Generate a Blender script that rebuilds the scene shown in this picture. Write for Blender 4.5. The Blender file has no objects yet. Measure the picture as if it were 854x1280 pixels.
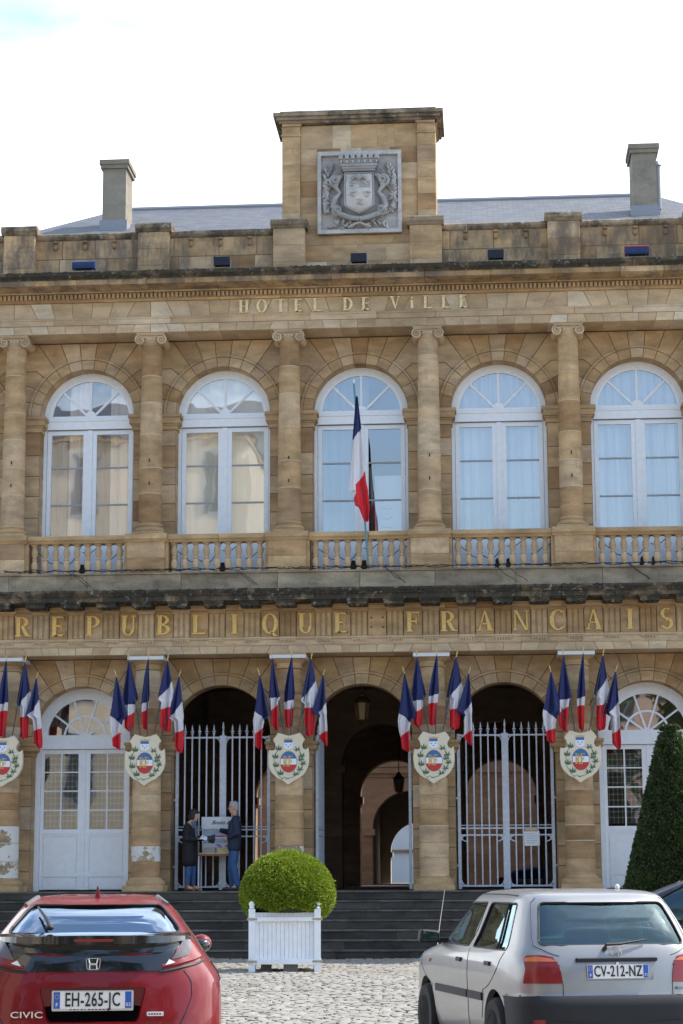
import bpy, bmesh, math, random
import numpy as np
from mathutils import Vector, Matrix
random.seed(7)
PI = math.pi
sc = bpy.context.scene
COL = sc.collection

# ---------------------------------------------------------------- camera, world, sun, exposure
YAW, PITCH, ROLL = 0.0715, 0.1799, -0.0044
fwd = Vector((-math.sin(YAW)*math.cos(PITCH), math.cos(YAW)*math.cos(PITCH), math.sin(PITCH)))
rgt0 = Vector((math.cos(YAW), math.sin(YAW), 0)); up0 = rgt0.cross(fwd)
rgt = rgt0*math.cos(ROLL)+up0*math.sin(ROLL); up = -rgt0*math.sin(ROLL)+up0*math.cos(ROLL)
cd = bpy.data.cameras.new('camera'); cam = bpy.data.objects.new('camera', cd); COL.objects.link(cam)
cd.sensor_fit = 'VERTICAL'; cd.sensor_height = 24; cd.lens = 2500/1280*24
cd.clip_start = 0.1; cd.clip_end = 2000
M = Matrix((rgt, up, -fwd)).transposed().to_4x4(); M.translation = Vector((2.6125, -41.8432, 1.6))
cam.matrix_world = M
sc.camera = cam

SUN = Vector((0.56, 0.20, 0.80)).normalized()
elev = math.asin(SUN.z); azim = math.atan2(SUN.x, SUN.y)
w = bpy.data.worlds.new('World'); sc.world = w; w.use_nodes = True
nt = w.node_tree; N = nt.nodes; L = nt.links
bg = N['Background']
sky = N.new('ShaderNodeTexSky'); sky.sky_type = 'NISHITA'; sky.sun_disc = False
sky.sun_elevation = elev; sky.sun_rotation = azim; sky.air_density = 1.0; sky.dust_density = 1.2
tc = N.new('ShaderNodeTexCoord')
mp = N.new('ShaderNodeMapping'); mp.inputs['Scale'].default_value = (1, 1, 2.6)
mp.inputs['Location'].default_value = (0.3, 0.2, 0.1)
nz = N.new('ShaderNodeTexNoise'); nz.inputs['Scale'].default_value = 2.4; nz.inputs['Detail'].default_value = 7
nz.inputs['Roughness'].default_value = 0.6
sep = N.new('ShaderNodeSeparateXYZ')
ad = N.new('ShaderNodeMath'); ad.operation = 'MULTIPLY_ADD'; ad.inputs[1].default_value = 0.22
rp = N.new('ShaderNodeValToRGB')
rp.color_ramp.elements[0].position = 0.29; rp.color_ramp.elements[1].position = 0.50
mx = N.new('ShaderNodeMix'); mx.data_type = 'RGBA'
mx.inputs['B'].default_value = (8.6, 8.7, 8.9, 1)
L.new(tc.outputs['Generated'], mp.inputs['Vector']); L.new(mp.outputs['Vector'], nz.inputs['Vector'])
L.new(tc.outputs['Generated'], sep.inputs[0])
L.new(sep.outputs['Y'], ad.inputs[0]); L.new(nz.outputs['Fac'], ad.inputs[2])
ad2 = N.new('ShaderNodeMath'); ad2.operation = 'MULTIPLY_ADD'; ad2.inputs[1].default_value = -0.42
L.new(sep.outputs['Z'], ad2.inputs[0]); L.new(ad.outputs[0], ad2.inputs[2]); L.new(ad2.outputs[0], rp.inputs['Fac']); L.new(rp.outputs['Color'], mx.inputs['Factor'])
nb = N.new('ShaderNodeTexNoise'); nb.inputs['Scale'].default_value = 3.1; nb.inputs['Detail'].default_value = 6; nb.inputs['Roughness'].default_value = .62
mb_ = N.new('ShaderNodeMapping'); mb_.inputs['Location'].default_value = (2.27, 0.9, 0.57); mb_.inputs['Scale'].default_value = (1, 1, 1.7)
L.new(tc.outputs['Generated'], mb_.inputs['Vector']); L.new(mb_.outputs['Vector'], nb.inputs['Vector'])
rb = N.new('ShaderNodeValToRGB'); rb.color_ramp.elements[0].position = 0.44; rb.color_ramp.elements[1].position = 0.62; rb.color_ramp.elements[1].color = (.62, .62, .62, 1)
L.new(nb.outputs['Fac'], rb.inputs['Fac'])
mx2 = N.new('ShaderNodeMix'); mx2.data_type = 'RGBA'; mx2.inputs['B'].default_value = (1.7, 2.45, 2.9, 1)
L.new(sky.outputs['Color'], mx.inputs['A']); L.new(mx.outputs['Result'], mx2.inputs['A']); L.new(rb.outputs['Color'], mx2.inputs['Factor']); L.new(mx2.outputs['Result'], bg.inputs['Color'])
bg.inputs['Strength'].default_value = 0.15

sd = bpy.data.lights.new('sun', 'SUN'); so = bpy.data.objects.new('sun', sd); COL.objects.link(so)
sd.energy = 2.5; sd.angle = math.radians(0.5); sd.color = (1, 0.95, 0.87)
so.rotation_euler = (-SUN).to_track_quat('-Z', 'Y').to_euler(); so.location = (20, 10, 40)
sc.view_settings.view_transform = 'Standard'; sc.view_settings.look = 'None'
sc.view_settings.exposure = 1.30; sc.view_settings.gamma = 1

# ---------------------------------------------------------------- helpers
class MB:
    def __init__(s): s.v = []; s.f = []; s.t = []; s.m = []
    def add(s, vs, fs, tone=None, mi=0):
        if tone is None: tone = random.random()
        b = len(s.v); s.v += [tuple(p) for p in vs]
        for f in fs: s.f.append([b+i for i in f]); s.t.append(tone); s.m.append(mi)
    def box(s, x0, x1, y0, y1, z0, z1, tone=None, mi=0, R=None):
        vs = [(x0,y0,z0),(x1,y0,z0),(x1,y1,z0),(x0,y1,z0),(x0,y0,z1),(x1,y0,z1),(x1,y1,z1),(x0,y1,z1)]
        if R is not None: vs = [tuple(R @ Vector(p)) for p in vs]
        s.add(vs, [(0,3,2,1),(4,5,6,7),(0,1,5,4),(1,2,6,5),(2,3,7,6),(3,0,4,7)], tone, mi)
    def prism(s, P, y0, y1, tone=None, mi=0, ch=0.0, back=True, cmi=None):
        """P: (x,z) polygon, extruded from front y0 to back y1; ch: chamfer of the front edge"""
        if tone is None: tone = random.random()
        a = sum(P[i][0]*P[(i+1)%len(P)][1]-P[(i+1)%len(P)][0]*P[i][1] for i in range(len(P)))
        if a < 0: P = P[::-1]
        n = len(P)
        if ch > 0:
            Q = inset(P, ch)
            vs = [(x,y0,z) for x,z in Q]+[(x,y0+ch,z) for x,z in P]+[(x,y1,z) for x,z in P]
            fs = [tuple(range(n))]
            if cmi is not None:
                s.add(vs[:2*n], [(i, n+i, n+(i+1)%n, (i+1)%n) for i in range(n)], tone, cmi); ks = (n,)
            else: ks = (0, n)
            for k in ks:
                fs += [(k+i, k+n+i, k+n+(i+1)%n, k+(i+1)%n) for i in range(n)]
            if back: fs.append(tuple(range(3*n-1, 2*n-1, -1)))
        else:
            vs = [(x,y0,z) for x,z in P]+[(x,y1,z) for x,z in P]
            fs = [tuple(range(n))]+[(i, n+i, n+(i+1)%n, (i+1)%n) for i in range(n)]
            if back: fs.append(tuple(range(2*n-1, n-1, -1)))
        s.add(vs, fs, tone, mi)
    def lathe(s, prof, cx=0, cy=0, n=24, tone=None, mi=0, a0=0, a1=2*PI, sx=1, sy=1):
        full = abs(a1-a0-2*PI) < 1e-6; m = n if full else n+1
        vs = []; fs = []
        for r, z in prof:
            for i in range(m):
                a = a0+(a1-a0)*i/n; vs.append((cx+r*math.cos(a)*sx, cy+r*math.sin(a)*sy, z))
        for k in range(len(prof)-1):
            for i in range(n):
                j = (i+1) % m
                fs.append((k*m+i, k*m+j, (k+1)*m+j, (k+1)*m+i))
        if full:
            fs.append(tuple(range(m-1, -1, -1))); fs.append(tuple(range((len(prof)-1)*m, len(prof)*m)))
        s.add(vs, fs, tone, mi)
    def run(s, prof, x0, x1, tone=None, mi=0):
        """closed (y,z) profile extruded along x"""
        a = sum(prof[i][0]*prof[(i+1)%len(prof)][1]-prof[(i+1)%len(prof)][0]*prof[i][1] for i in range(len(prof)))
        if a < 0: prof = prof[::-1]
        n = len(prof)
        vs = [(x0,y,z) for y,z in prof]+[(x1,y,z) for y,z in prof]
        fs = [tuple(range(n-1,-1,-1)), tuple(range(n,2*n))]+[(i,(i+1)%n,n+(i+1)%n,n+i) for i in range(n)]
        s.add(vs, fs, tone, mi)
    def runs(s, prof, x0, x1, seg=1.1, gap=0.004, mi=0, var=.35):
        x = x0
        while x < x1-1e-6:
            d = seg*random.uniform(.75, 1.3)
            if x+d > x1-seg*.4: d = x1-x
            s.run(prof, x+gap, x+d-gap, None, mi); x += d
    def tube(s, pts, r, n=8, tone=None, mi=0, cap=True):
        pts = [Vector(p) for p in pts]; rs = r if isinstance(r, (list, tuple)) else [r]*len(pts)
        vs = []; fs = []; prev = None
        for i, p in enumerate(pts):
            d = (pts[min(i+1, len(pts)-1)]-pts[max(i-1, 0)])
            if d.length < 1e-9: d = Vector((0,0,1))
            d.normalize()
            if prev is None:
                a = d.cross(Vector((0,0,1)))
                if a.length < .05: a = d.cross(Vector((0,1,0)))
                a.normalize()
            else:
                a = prev-d*prev.dot(d)
                a.normalize()
            prev = a; b = d.cross(a)
            for k in range(n):
                t = 2*PI*k/n; vs.append(tuple(p+(a*math.cos(t)+b*math.sin(t))*rs[i]))
        for i in range(len(pts)-1):
            for k in range(n):
                fs.append((i*n+k, i*n+(k+1)%n, (i+1)*n+(k+1)%n, (i+1)*n+k))
        if cap:
            fs.append(tuple(range(n-1,-1,-1))); fs.append(tuple(range((len(pts)-1)*n, len(pts)*n)))
        s.add(vs, fs, tone, mi)
    def ell(s, c, r, n=12, tone=None, mi=0, rot=None):
        m = max(4, n//2); vs = []; fs = []
        for i in range(m+1):
            th = PI*i/m
            for k in range(n):
                ph = 2*PI*k/n
                p = Vector((r[0]*math.sin(th)*math.cos(ph), r[1]*math.sin(th)*math.sin(ph), r[2]*math.cos(th)))
                if rot: p = rot @ p
                vs.append((c[0]+p.x, c[1]+p.y, c[2]+p.z))
        for i in range(m):
            for k in range(n):
                fs.append((i*n+k, (i+1)*n+k, (i+1)*n+(k+1)%n, i*n+(k+1)%n))
        s.add(vs, fs, tone, mi)
    def cap_(s, p0, r0, p1, r1, n=12):
        """capsule with two radii"""
        p0 = Vector(p0); p1 = Vector(p1); d = (p1-p0); l = d.length; d.normalize()
        pts = []; rs = []
        for i in range(5):
            t = PI/2*i/4; pts.append(p0-d*r0*math.cos(t)); rs.append(max(r0*math.sin(t), r0*.05))
        for i in range(5):
            t = PI/2*i/4; pts.append(p1+d*r1*math.sin(t)); rs.append(max(r1*math.cos(t), r1*.05))
        s.tube(pts, rs, n)
    def build(s, name, mats, parent=None, smooth=None, loc=None):
        me = bpy.data.meshes.new(name); me.from_pydata(s.v, [], s.f)
        if not isinstance(mats, (list, tuple)): mats = [mats]
        for m in mats: me.materials.append(m)
        if len(mats) > 1: me.polygons.foreach_set('material_index', s.m)
        at = me.attributes.new('tone', 'FLOAT', 'FACE'); at.data.foreach_set('value', s.t)
        if smooth is not None:
            me.polygons.foreach_set('use_smooth', [True]*len(s.f)); me.update()
            me.set_sharp_from_angle(angle=math.radians(smooth))
        me.update()
        return link(name, me, parent, loc)

def inset(P, d):
    n = len(P); out = []
    for i in range(n):
        p = Vector(P[i]); a = Vector(P[i-1]); b = Vector(P[(i+1)%n])
        e1 = (p-a); e2 = (b-p)
        if e1.length < 1e-7 or e2.length < 1e-7: out.append(tuple(p)); continue
        e1.normalize(); e2.normalize()
        n1 = Vector((-e1.y, e1.x)); n2 = Vector((-e2.y, e2.x)); m = n1+n2
        if m.length < 1e-6: m = n1
        m.normalize(); c = max(m.dot(n1), .35); out.append(tuple(p+m*(d/c)))
    return out

def link(name, me, parent=None, loc=None):
    o = bpy.data.objects.new(name, me); COL.objects.link(o)
    if parent: o.parent = parent
    if loc: o.location = loc
    return o
def tag(o, label=None, cat=None, group=None, kind=None):
    if label: o['label'] = label
    if cat: o['category'] = cat
    if group: o['group'] = group
    if kind: o['kind'] = kind
    return o
def empty(name, loc=(0,0,0), rz=0, **k):
    o = bpy.data.objects.new(name, None); COL.objects.link(o); o.location = loc; o.rotation_euler = (0,0,rz)
    o.empty_display_size = .2
    return tag(o, **k)
def copy_tree(o, parent=None, loc=None, rz=None):
    kids = list(o.children)
    c = o.copy(); COL.objects.link(c); c.parent = parent
    if loc is not None: c.location = loc
    if rz is not None: c.rotation_euler = (0,0,rz)
    for k in kids: copy_tree(k, c)
    return c
def structure(mb, name, mat, smooth=None):
    return tag(mb.build(name, mat, None, smooth), kind='structure')
def text_mesh(s, size, ext=0.002, shear=0.0, sx=1.0, align='CENTER'):
    cu = bpy.data.curves.new('text', 'FONT'); cu.body = s; cu.size = size; cu.extrude = ext; cu.shear = shear
    cu.offset = size*.012; cu.space_character = 1.06; cu.align_x = align; cu.align_y = 'CENTER'; cu.resolution_u = 3
    o = bpy.data.objects.new('text', cu); COL.objects.link(o)
    dg = bpy.context.evaluated_depsgraph_get(); me = bpy.data.meshes.new_from_object(o.evaluated_get(dg))
    bpy.data.objects.remove(o); bpy.data.curves.remove(cu)
    for v in me.vertices: v.co.x *= sx
    return me
def place_text(s, size, mat, parent, name, loc, rot=(PI/2,0,0), ext=.002, shear=0, sx=1, align='CENTER'):
    me = text_mesh(s, size, ext, shear, sx, align); me.materials.clear(); me.materials.append(mat)
    o = link(name, me, parent, loc); o.rotation_euler = rot
    return o

# ---------------------------------------------------------------- materials
def mat(name):
    m = bpy.data.materials.new(name); m.use_nodes = True
    return m, m.node_tree.nodes, m.node_tree.links, m.node_tree.nodes['Principled BSDF']
def plain(name, col, rough=.5, metal=0, coat=0, noise=0, spec=None, bump=0, nscale=8):
    m, N, L, b = mat(name)
    b.inputs['Base Color'].default_value = (*col, 1); b.inputs['Roughness'].default_value = rough
    b.inputs['Metallic'].default_value = metal
    if coat: b.inputs['Coat Weight'].default_value = coat; b.inputs['Coat Roughness'].default_value = .04
    if spec is not None: b.inputs['Specular IOR Level'].default_value = spec
    if noise or bump:
        t = N.new('ShaderNodeTexCoord'); n = N.new('ShaderNodeTexNoise'); n.inputs['Scale'].default_value = nscale
        n.inputs['Detail'].default_value = 6; L.new(t.outputs['Object'], n.inputs['Vector'])
        if noise:
            mr = N.new('ShaderNodeMapRange'); mr.inputs['From Min'].default_value = .3; mr.inputs['From Max'].default_value = .7
            mr.inputs['To Min'].default_value = 1-noise; mr.inputs['To Max'].default_value = 1+noise*.6
            mm = N.new('ShaderNodeMix'); mm.data_type = 'RGBA'; mm.blend_type = 'MULTIPLY'; mm.inputs['Factor'].default_value = 1
            mm.inputs['A'].default_value = (*col, 1)
            L.new(n.outputs['Fac'], mr.inputs['Value']); L.new(mr.outputs[0], mm.inputs['B'])
            L.new(mm.outputs['Result'], b.inputs['Base Color'])
        if bump:
            bp = N.new('ShaderNodeBump'); bp.inputs['Strength'].default_value = bump; bp.inputs['Distance'].default_value = .01
            L.new(n.outputs['Fac'], bp.inputs['Height']); L.new(bp.outputs[0], b.inputs['Normal'])
    return m
def ramp(N, stops, interp='LINEAR'):
    r = N.new('ShaderNodeValToRGB'); cr = r.color_ramp; cr.interpolation = interp
    while len(cr.elements) > 1: cr.elements.remove(cr.elements[-1])
    for i, (p, c) in enumerate(stops):
        e = cr.elements[0] if i == 0 else cr.elements.new(p)
        e.position = p; e.color = (*c, 1)
    return r
def noise(N, L, vec, scale, detail=5, rough=.55):
    n = N.new('ShaderNodeTexNoise'); n.inputs['Scale'].default_value = scale; n.inputs['Detail'].default_value = detail
    n.inputs['Roughness'].default_value = rough; L.new(vec, n.inputs['Vector']); return n
def mixc(N, L, a, b, fac, mode='MIX'):
    m = N.new('ShaderNodeMix'); m.data_type = 'RGBA'; m.blend_type = mode
    for k, v in (('A', a), ('B', b), ('Factor', fac)):
        if isinstance(v, (int, float)): m.inputs[k].default_value = v
        elif isinstance(v, tuple): m.inputs[k].default_value = (*v, 1)
        else: L.new(v, m.inputs[k])
    return m.outputs['Result']
def stone(name, stops, dark=0.0, dark_lo=.55, dark_hi=.68, vein=.35, pale=0.0, darkcol=(.045,.042,.035), gain=1.0, streak=False):
    m, N, L, b = mat(name)
    t = N.new('ShaderNodeTexCoord'); V = t.outputs['Object']
    at = N.new('ShaderNodeAttribute'); at.attribute_name = 'tone'
    g = lambda c: tuple(x*gain for x in c)
    r = ramp(N, [(p, g(c)) for p, c in stops]); L.new(at.outputs['Fac'], r.inputs['Fac'])
    # veins differ from stone to stone: shift the noise by the stone's own tone
    ad = N.new('ShaderNodeVectorMath'); ad.operation = 'MULTIPLY_ADD'
    cb = N.new('ShaderNodeCombineXYZ')
    for k in range(3): L.new(at.outputs['Fac'], cb.inputs[k])
    L.new(cb.outputs[0], ad.inputs[0]); ad.inputs[1].default_value = (37, 19, 53); L.new(V, ad.inputs[2])
    mp = N.new('ShaderNodeMapping'); mp.inputs['Scale'].default_value = (1.2, 1.2, 3.4); mp.inputs['Rotation'].default_value = (0, .3, 0)
    L.new(ad.outputs[0], mp.inputs['Vector'])
    n1 = noise(N, L, mp.outputs[0], 1.5, 5); n2 = noise(N, L, V, 40, 4); n3 = noise(N, L, V, .55, 5, .6)
    def mr(src, a, bb, lo=.3, hi=.7):
        q = N.new('ShaderNodeMapRange'); q.inputs['From Min'].default_value = lo; q.inputs['From Max'].default_value = hi
        q.inputs['To Min'].default_value = a; q.inputs['To Max'].default_value = bb; L.new(src, q.inputs['Value']); return q.outputs[0]
    c = mixc(N, L, r.outputs[0], mr(n1.outputs['Fac'], 1-vein, 1+vein*.7), 1.0, 'MULTIPLY')
    c = mixc(N, L, c, mr(n2.outputs['Fac'], .86, 1.12), 1.0, 'MULTIPLY')
    c = mixc(N, L, c, mr(n3.outputs['Fac'], .80, 1.12), 1.0, 'MULTIPLY')
    if dark:
        mp2 = N.new('ShaderNodeMapping'); mp2.inputs['Scale'].default_value = (1, 1, .35 if streak else 1.0)
        L.new(V, mp2.inputs['Vector'])
        n4 = noise(N, L, mp2.outputs[0], 2.6, 8, .7)
        c = mixc(N, L, c, darkcol, mr(n4.outputs['Fac'], 0, dark, dark_lo, dark_hi))
    if pale:
        n5 = noise(N, L, V, 7, 8, .7)
        c = mixc(N, L, c, (.42, .42, .38), mr(n5.outputs['Fac'], 0, pale, .58, .66))
    L.new(c, b.inputs['Base Color']); b.inputs['Roughness'].default_value = .9; b.inputs['Specular IOR Level'].default_value = .2
    bp = N.new('ShaderNodeBump'); bp.inputs['Strength'].default_value = .5; bp.inputs['Distance'].default_value = .012
    n6 = noise(N, L, V, 14, 8, .7); L.new(n6.outputs['Fac'], bp.inputs['Height']); L.new(bp.outputs[0], b.inputs['Normal'])
    return m
SAND = [(0, (.34,.20,.10)), (.10, (.43,.275,.14)), (.35, (.52,.35,.19)), (.6, (.46,.31,.165)), (.75, (.50,.36,.225)), (.88, (.60,.43,.26)), (.94, (.38,.25,.14)), (1, (.66,.52,.36))]
PALE = [(0, (.44,.315,.19)), (.3, (.54,.40,.255)), (.6, (.60,.46,.305)), (.85, (.49,.355,.22)), (1, (.68,.57,.43))]
M_joint = plain('dark_mortar_joint', (.22,.15,.085), .95)
M_joint2 = plain('mortar_joint', (.36,.26,.15), .95)
M_palejoint = plain('pale_mortar', (.56,.45,.31), .95)
M_sand = stone('sandstone', SAND, dark=.45, dark_lo=.56, dark_hi=.74, vein=.30, darkcol=(.16,.11,.07), streak=True)
M_pale = stone('pale_sandstone', PALE, dark=.35, dark_lo=.58, dark_hi=.75, vein=.22, darkcol=(.16,.11,.07))
M_parapet = stone('weathered_parapet_stone', SAND, dark=.8, dark_lo=.42, dark_hi=.60, vein=.25, pale=.25, darkcol=(.12,.10,.08), streak=True)
M_lich = stone('lichen_cornice_stone', [(0,(.10,.08,.055)),(1,(.24,.18,.115))], dark=.95, dark_lo=.38, dark_hi=.50, pale=.6)
M_lich2 = stone('weathered_cornice_stone', [(0,(.26,.20,.14)),(.5,(.34,.26,.18)),(1,(.42,.33,.23))], dark=.85, dark_lo=.42, dark_hi=.60, pale=.6)
M_plinth = stone('grey_balcony_stone', [(0,(.30,.24,.165)),(1,(.44,.36,.25))], dark=.5, dark_lo=.5, dark_hi=.7)
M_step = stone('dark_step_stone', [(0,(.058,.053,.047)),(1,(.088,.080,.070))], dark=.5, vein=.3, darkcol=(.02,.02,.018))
M_tread = stone('worn_tread_stone', [(0,(.13,.12,.105)),(1,(.19,.175,.155))], dark=.7, dark_lo=.45, dark_hi=.6, vein=.3, darkcol=(.05,.047,.04))
M_stain = stone('stained_carving', [(0,(.33,.315,.305)),(1,(.44,.425,.41))], dark=.4, vein=.2, darkcol=(.07,.07,.08))
M_grey = stone('grey_carved_stone', [(0,(.42,.39,.37)),(1,(.56,.53,.50))], dark=.5, dark_lo=.5, dark_hi=.7, vein=.15, darkcol=(.12,.12,.13))
M_chim = stone('grey_rendered_chimney', [(0,(.27,.235,.18)),(1,(.33,.29,.23))], dark=.3, dark_lo=.5, dark_hi=.7, vein=.15)
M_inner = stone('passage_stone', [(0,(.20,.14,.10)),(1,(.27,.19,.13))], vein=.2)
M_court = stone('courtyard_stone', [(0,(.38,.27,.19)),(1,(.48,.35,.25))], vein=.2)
M_white = plain('white_painted_wood', (.84,.86,.89), .45, noise=.05, bump=.12, nscale=9)
M_paintcap = plain('white_fitting', (.66,.67,.68), .5)
M_iron = plain('grey_painted_iron', (.62,.66,.73), .45, noise=.15, nscale=20)
M_gold = plain('gilding', (.70,.47,.16), .38, metal=.45, noise=.2, nscale=20)
M_oldgold = plain('worn_gilding', (.80,.66,.38), .5, metal=.15, noise=.25, nscale=20)
M_black = plain('black_rubber', (.012,.012,.013), .6)
M_lead = plain('lead_flashing', (.27,.28,.31), .5)
M_darkroom = plain('dark_room', (.03,.028,.026), .9)
def glass(name, tint=(.8,.85,.9), refl=.3, trans=(1,1,1)):
    m = bpy.data.materials.new(name); m.use_nodes = True; N = m.node_tree.nodes; L = m.node_tree.links; N.clear()
    o = N.new('ShaderNodeOutputMaterial'); tr = N.new('ShaderNodeBsdfTransparent'); gl = N.new('ShaderNodeBsdfGlossy')
    tr.inputs['Color'].default_value = (*trans, 1); gl.inputs['Color'].default_value = (*tint, 1); gl.inputs['Roughness'].default_value = .015
    lw = N.new('ShaderNodeLayerWeight'); lw.inputs['Blend'].default_value = .5
    mr = N.new('ShaderNodeMapRange'); mr.inputs['To Min'].default_value = refl; mr.inputs['To Max'].default_value = 1
    mr.inputs['From Min'].default_value = .0
    pw = N.new('ShaderNodeMath'); pw.operation = 'POWER'; pw.inputs[1].default_value = 3
    mix = N.new('ShaderNodeMixShader')
    t = N.new('ShaderNodeTexCoord'); n = N.new('ShaderNodeTexNoise'); n.inputs['Scale'].default_value = 1.8; n.inputs['Detail'].default_value = 1
    L.new(t.outputs['Object'], n.inputs['Vector']); bp = N.new('ShaderNodeBump'); bp.inputs['Strength'].default_value = .10; bp.inputs['Distance'].default_value = .02
    L.new(n.outputs['Fac'], bp.inputs['Height']); L.new(bp.outputs[0], gl.inputs['Normal'])
    L.new(lw.outputs['Facing'], pw.inputs[0]); L.new(pw.outputs[0], mr.inputs['Value']); L.new(mr.outputs[0], mix.inputs[0])
    L.new(tr.outputs[0], mix.inputs[1]); L.new(gl.outputs[0], mix.inputs[2]); L.new(mix.outputs[0], o.inputs[0])
    return m
M_glass = glass('window_glass', refl=.34, tint=(.84,.85,.86))
M_doorglass = glass('door_glass', refl=.20, trans=(.8,.8,.8))
M_carglass = glass('car_glass', tint=(.62,.84,.90), refl=.13, trans=(.26,.42,.43))
M_carglassdark = glass('dark_car_glass', tint=(.62,.76,.95), refl=.13, trans=(.12,.14,.16))
def fabric(name, c1, c2, scale=9):
    m, N, L, b = mat(name); t = N.new('ShaderNodeTexCoord'); mp = N.new('ShaderNodeMapping')
    mp.inputs['Scale'].default_value = (scale, 1, .25); L.new(t.outputs['Object'], mp.inputs['Vector'])
    n = noise(N, L, mp.outputs[0], 1.0, 3); r = ramp(N, [(.35, c1), (.65, c2)]); L.new(n.outputs['Fac'], r.inputs['Fac'])
    L.new(r.outputs[0], b.inputs['Base Color']); b.inputs['Roughness'].default_value = .9; return m
M_sheer = fabric('sheer_curtain', (.42,.45,.47), (.58,.60,.61))
M_greycurt = fabric('grey_curtain', (.09,.10,.12), (.20,.21,.24))
M_cream = fabric('cream_reflection', (.86,.78,.62), (.95,.90,.78), 2)  # cream colour paints a sunlit house reflected in the glass
M_pink = fabric('cream_pink_reflection', (.80,.62,.52), (.90,.80,.70), 3)  # pinkish colour paints the reflected house front
M_paper = plain('white_paper', (.78,.80,.82), .8)
def lace():
    m, N, L, b = mat('lace_curtain'); t = N.new('ShaderNodeTexCoord'); sp = N.new('ShaderNodeSeparateXYZ'); L.new(t.outputs['Object'], sp.inputs[0])
    def sn(sock, k, ph=0):
        a = N.new('ShaderNodeMath'); a.operation = 'MULTIPLY_ADD'; a.inputs[1].default_value = k; a.inputs[2].default_value = ph; L.new(sock, a.inputs[0])
        s_ = N.new('ShaderNodeMath'); s_.operation = 'SINE'; L.new(a.outputs[0], s_.inputs[0]); return s_.outputs[0]
    a = sn(sp.outputs['X'], 34); c = sn(sp.outputs['Z'], 26)
    mu = N.new('ShaderNodeMath'); mu.operation = 'MULTIPLY'; L.new(a, mu.inputs[0]); L.new(c, mu.inputs[1])
    ab = N.new('ShaderNodeMath'); ab.operation = 'ABSOLUTE'; L.new(mu.outputs[0], ab.inputs[0])
    r = ramp(N, [(0, (.40,.37,.31)), (.10, (.33,.30,.25)), (.17, (.08,.07,.06)), (1, (.05,.045,.04))]); L.new(ab.outputs[0], r.inputs['Fac'])
    L.new(r.outputs[0], b.inputs['Base Color']); b.inputs['Roughness'].default_value = .9; return m
M_lace = lace()
def flagmat():
    m, N, L, b = mat('tricolour_cloth'); at = N.new('ShaderNodeAttribute'); at.attribute_name = 'band'
    r = ramp(N, [(0, (.016,.025,.115)), (.345, (.66,.64,.68)), (.66, (.60,.018,.03))], 'CONSTANT'); L.new(at.outputs['Fac'], r.inputs['Fac'])
    L.new(r.outputs[0], b.inputs['Base Color']); b.inputs['Roughness'].default_value = .75
    return m
M_flag = flagmat()
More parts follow.
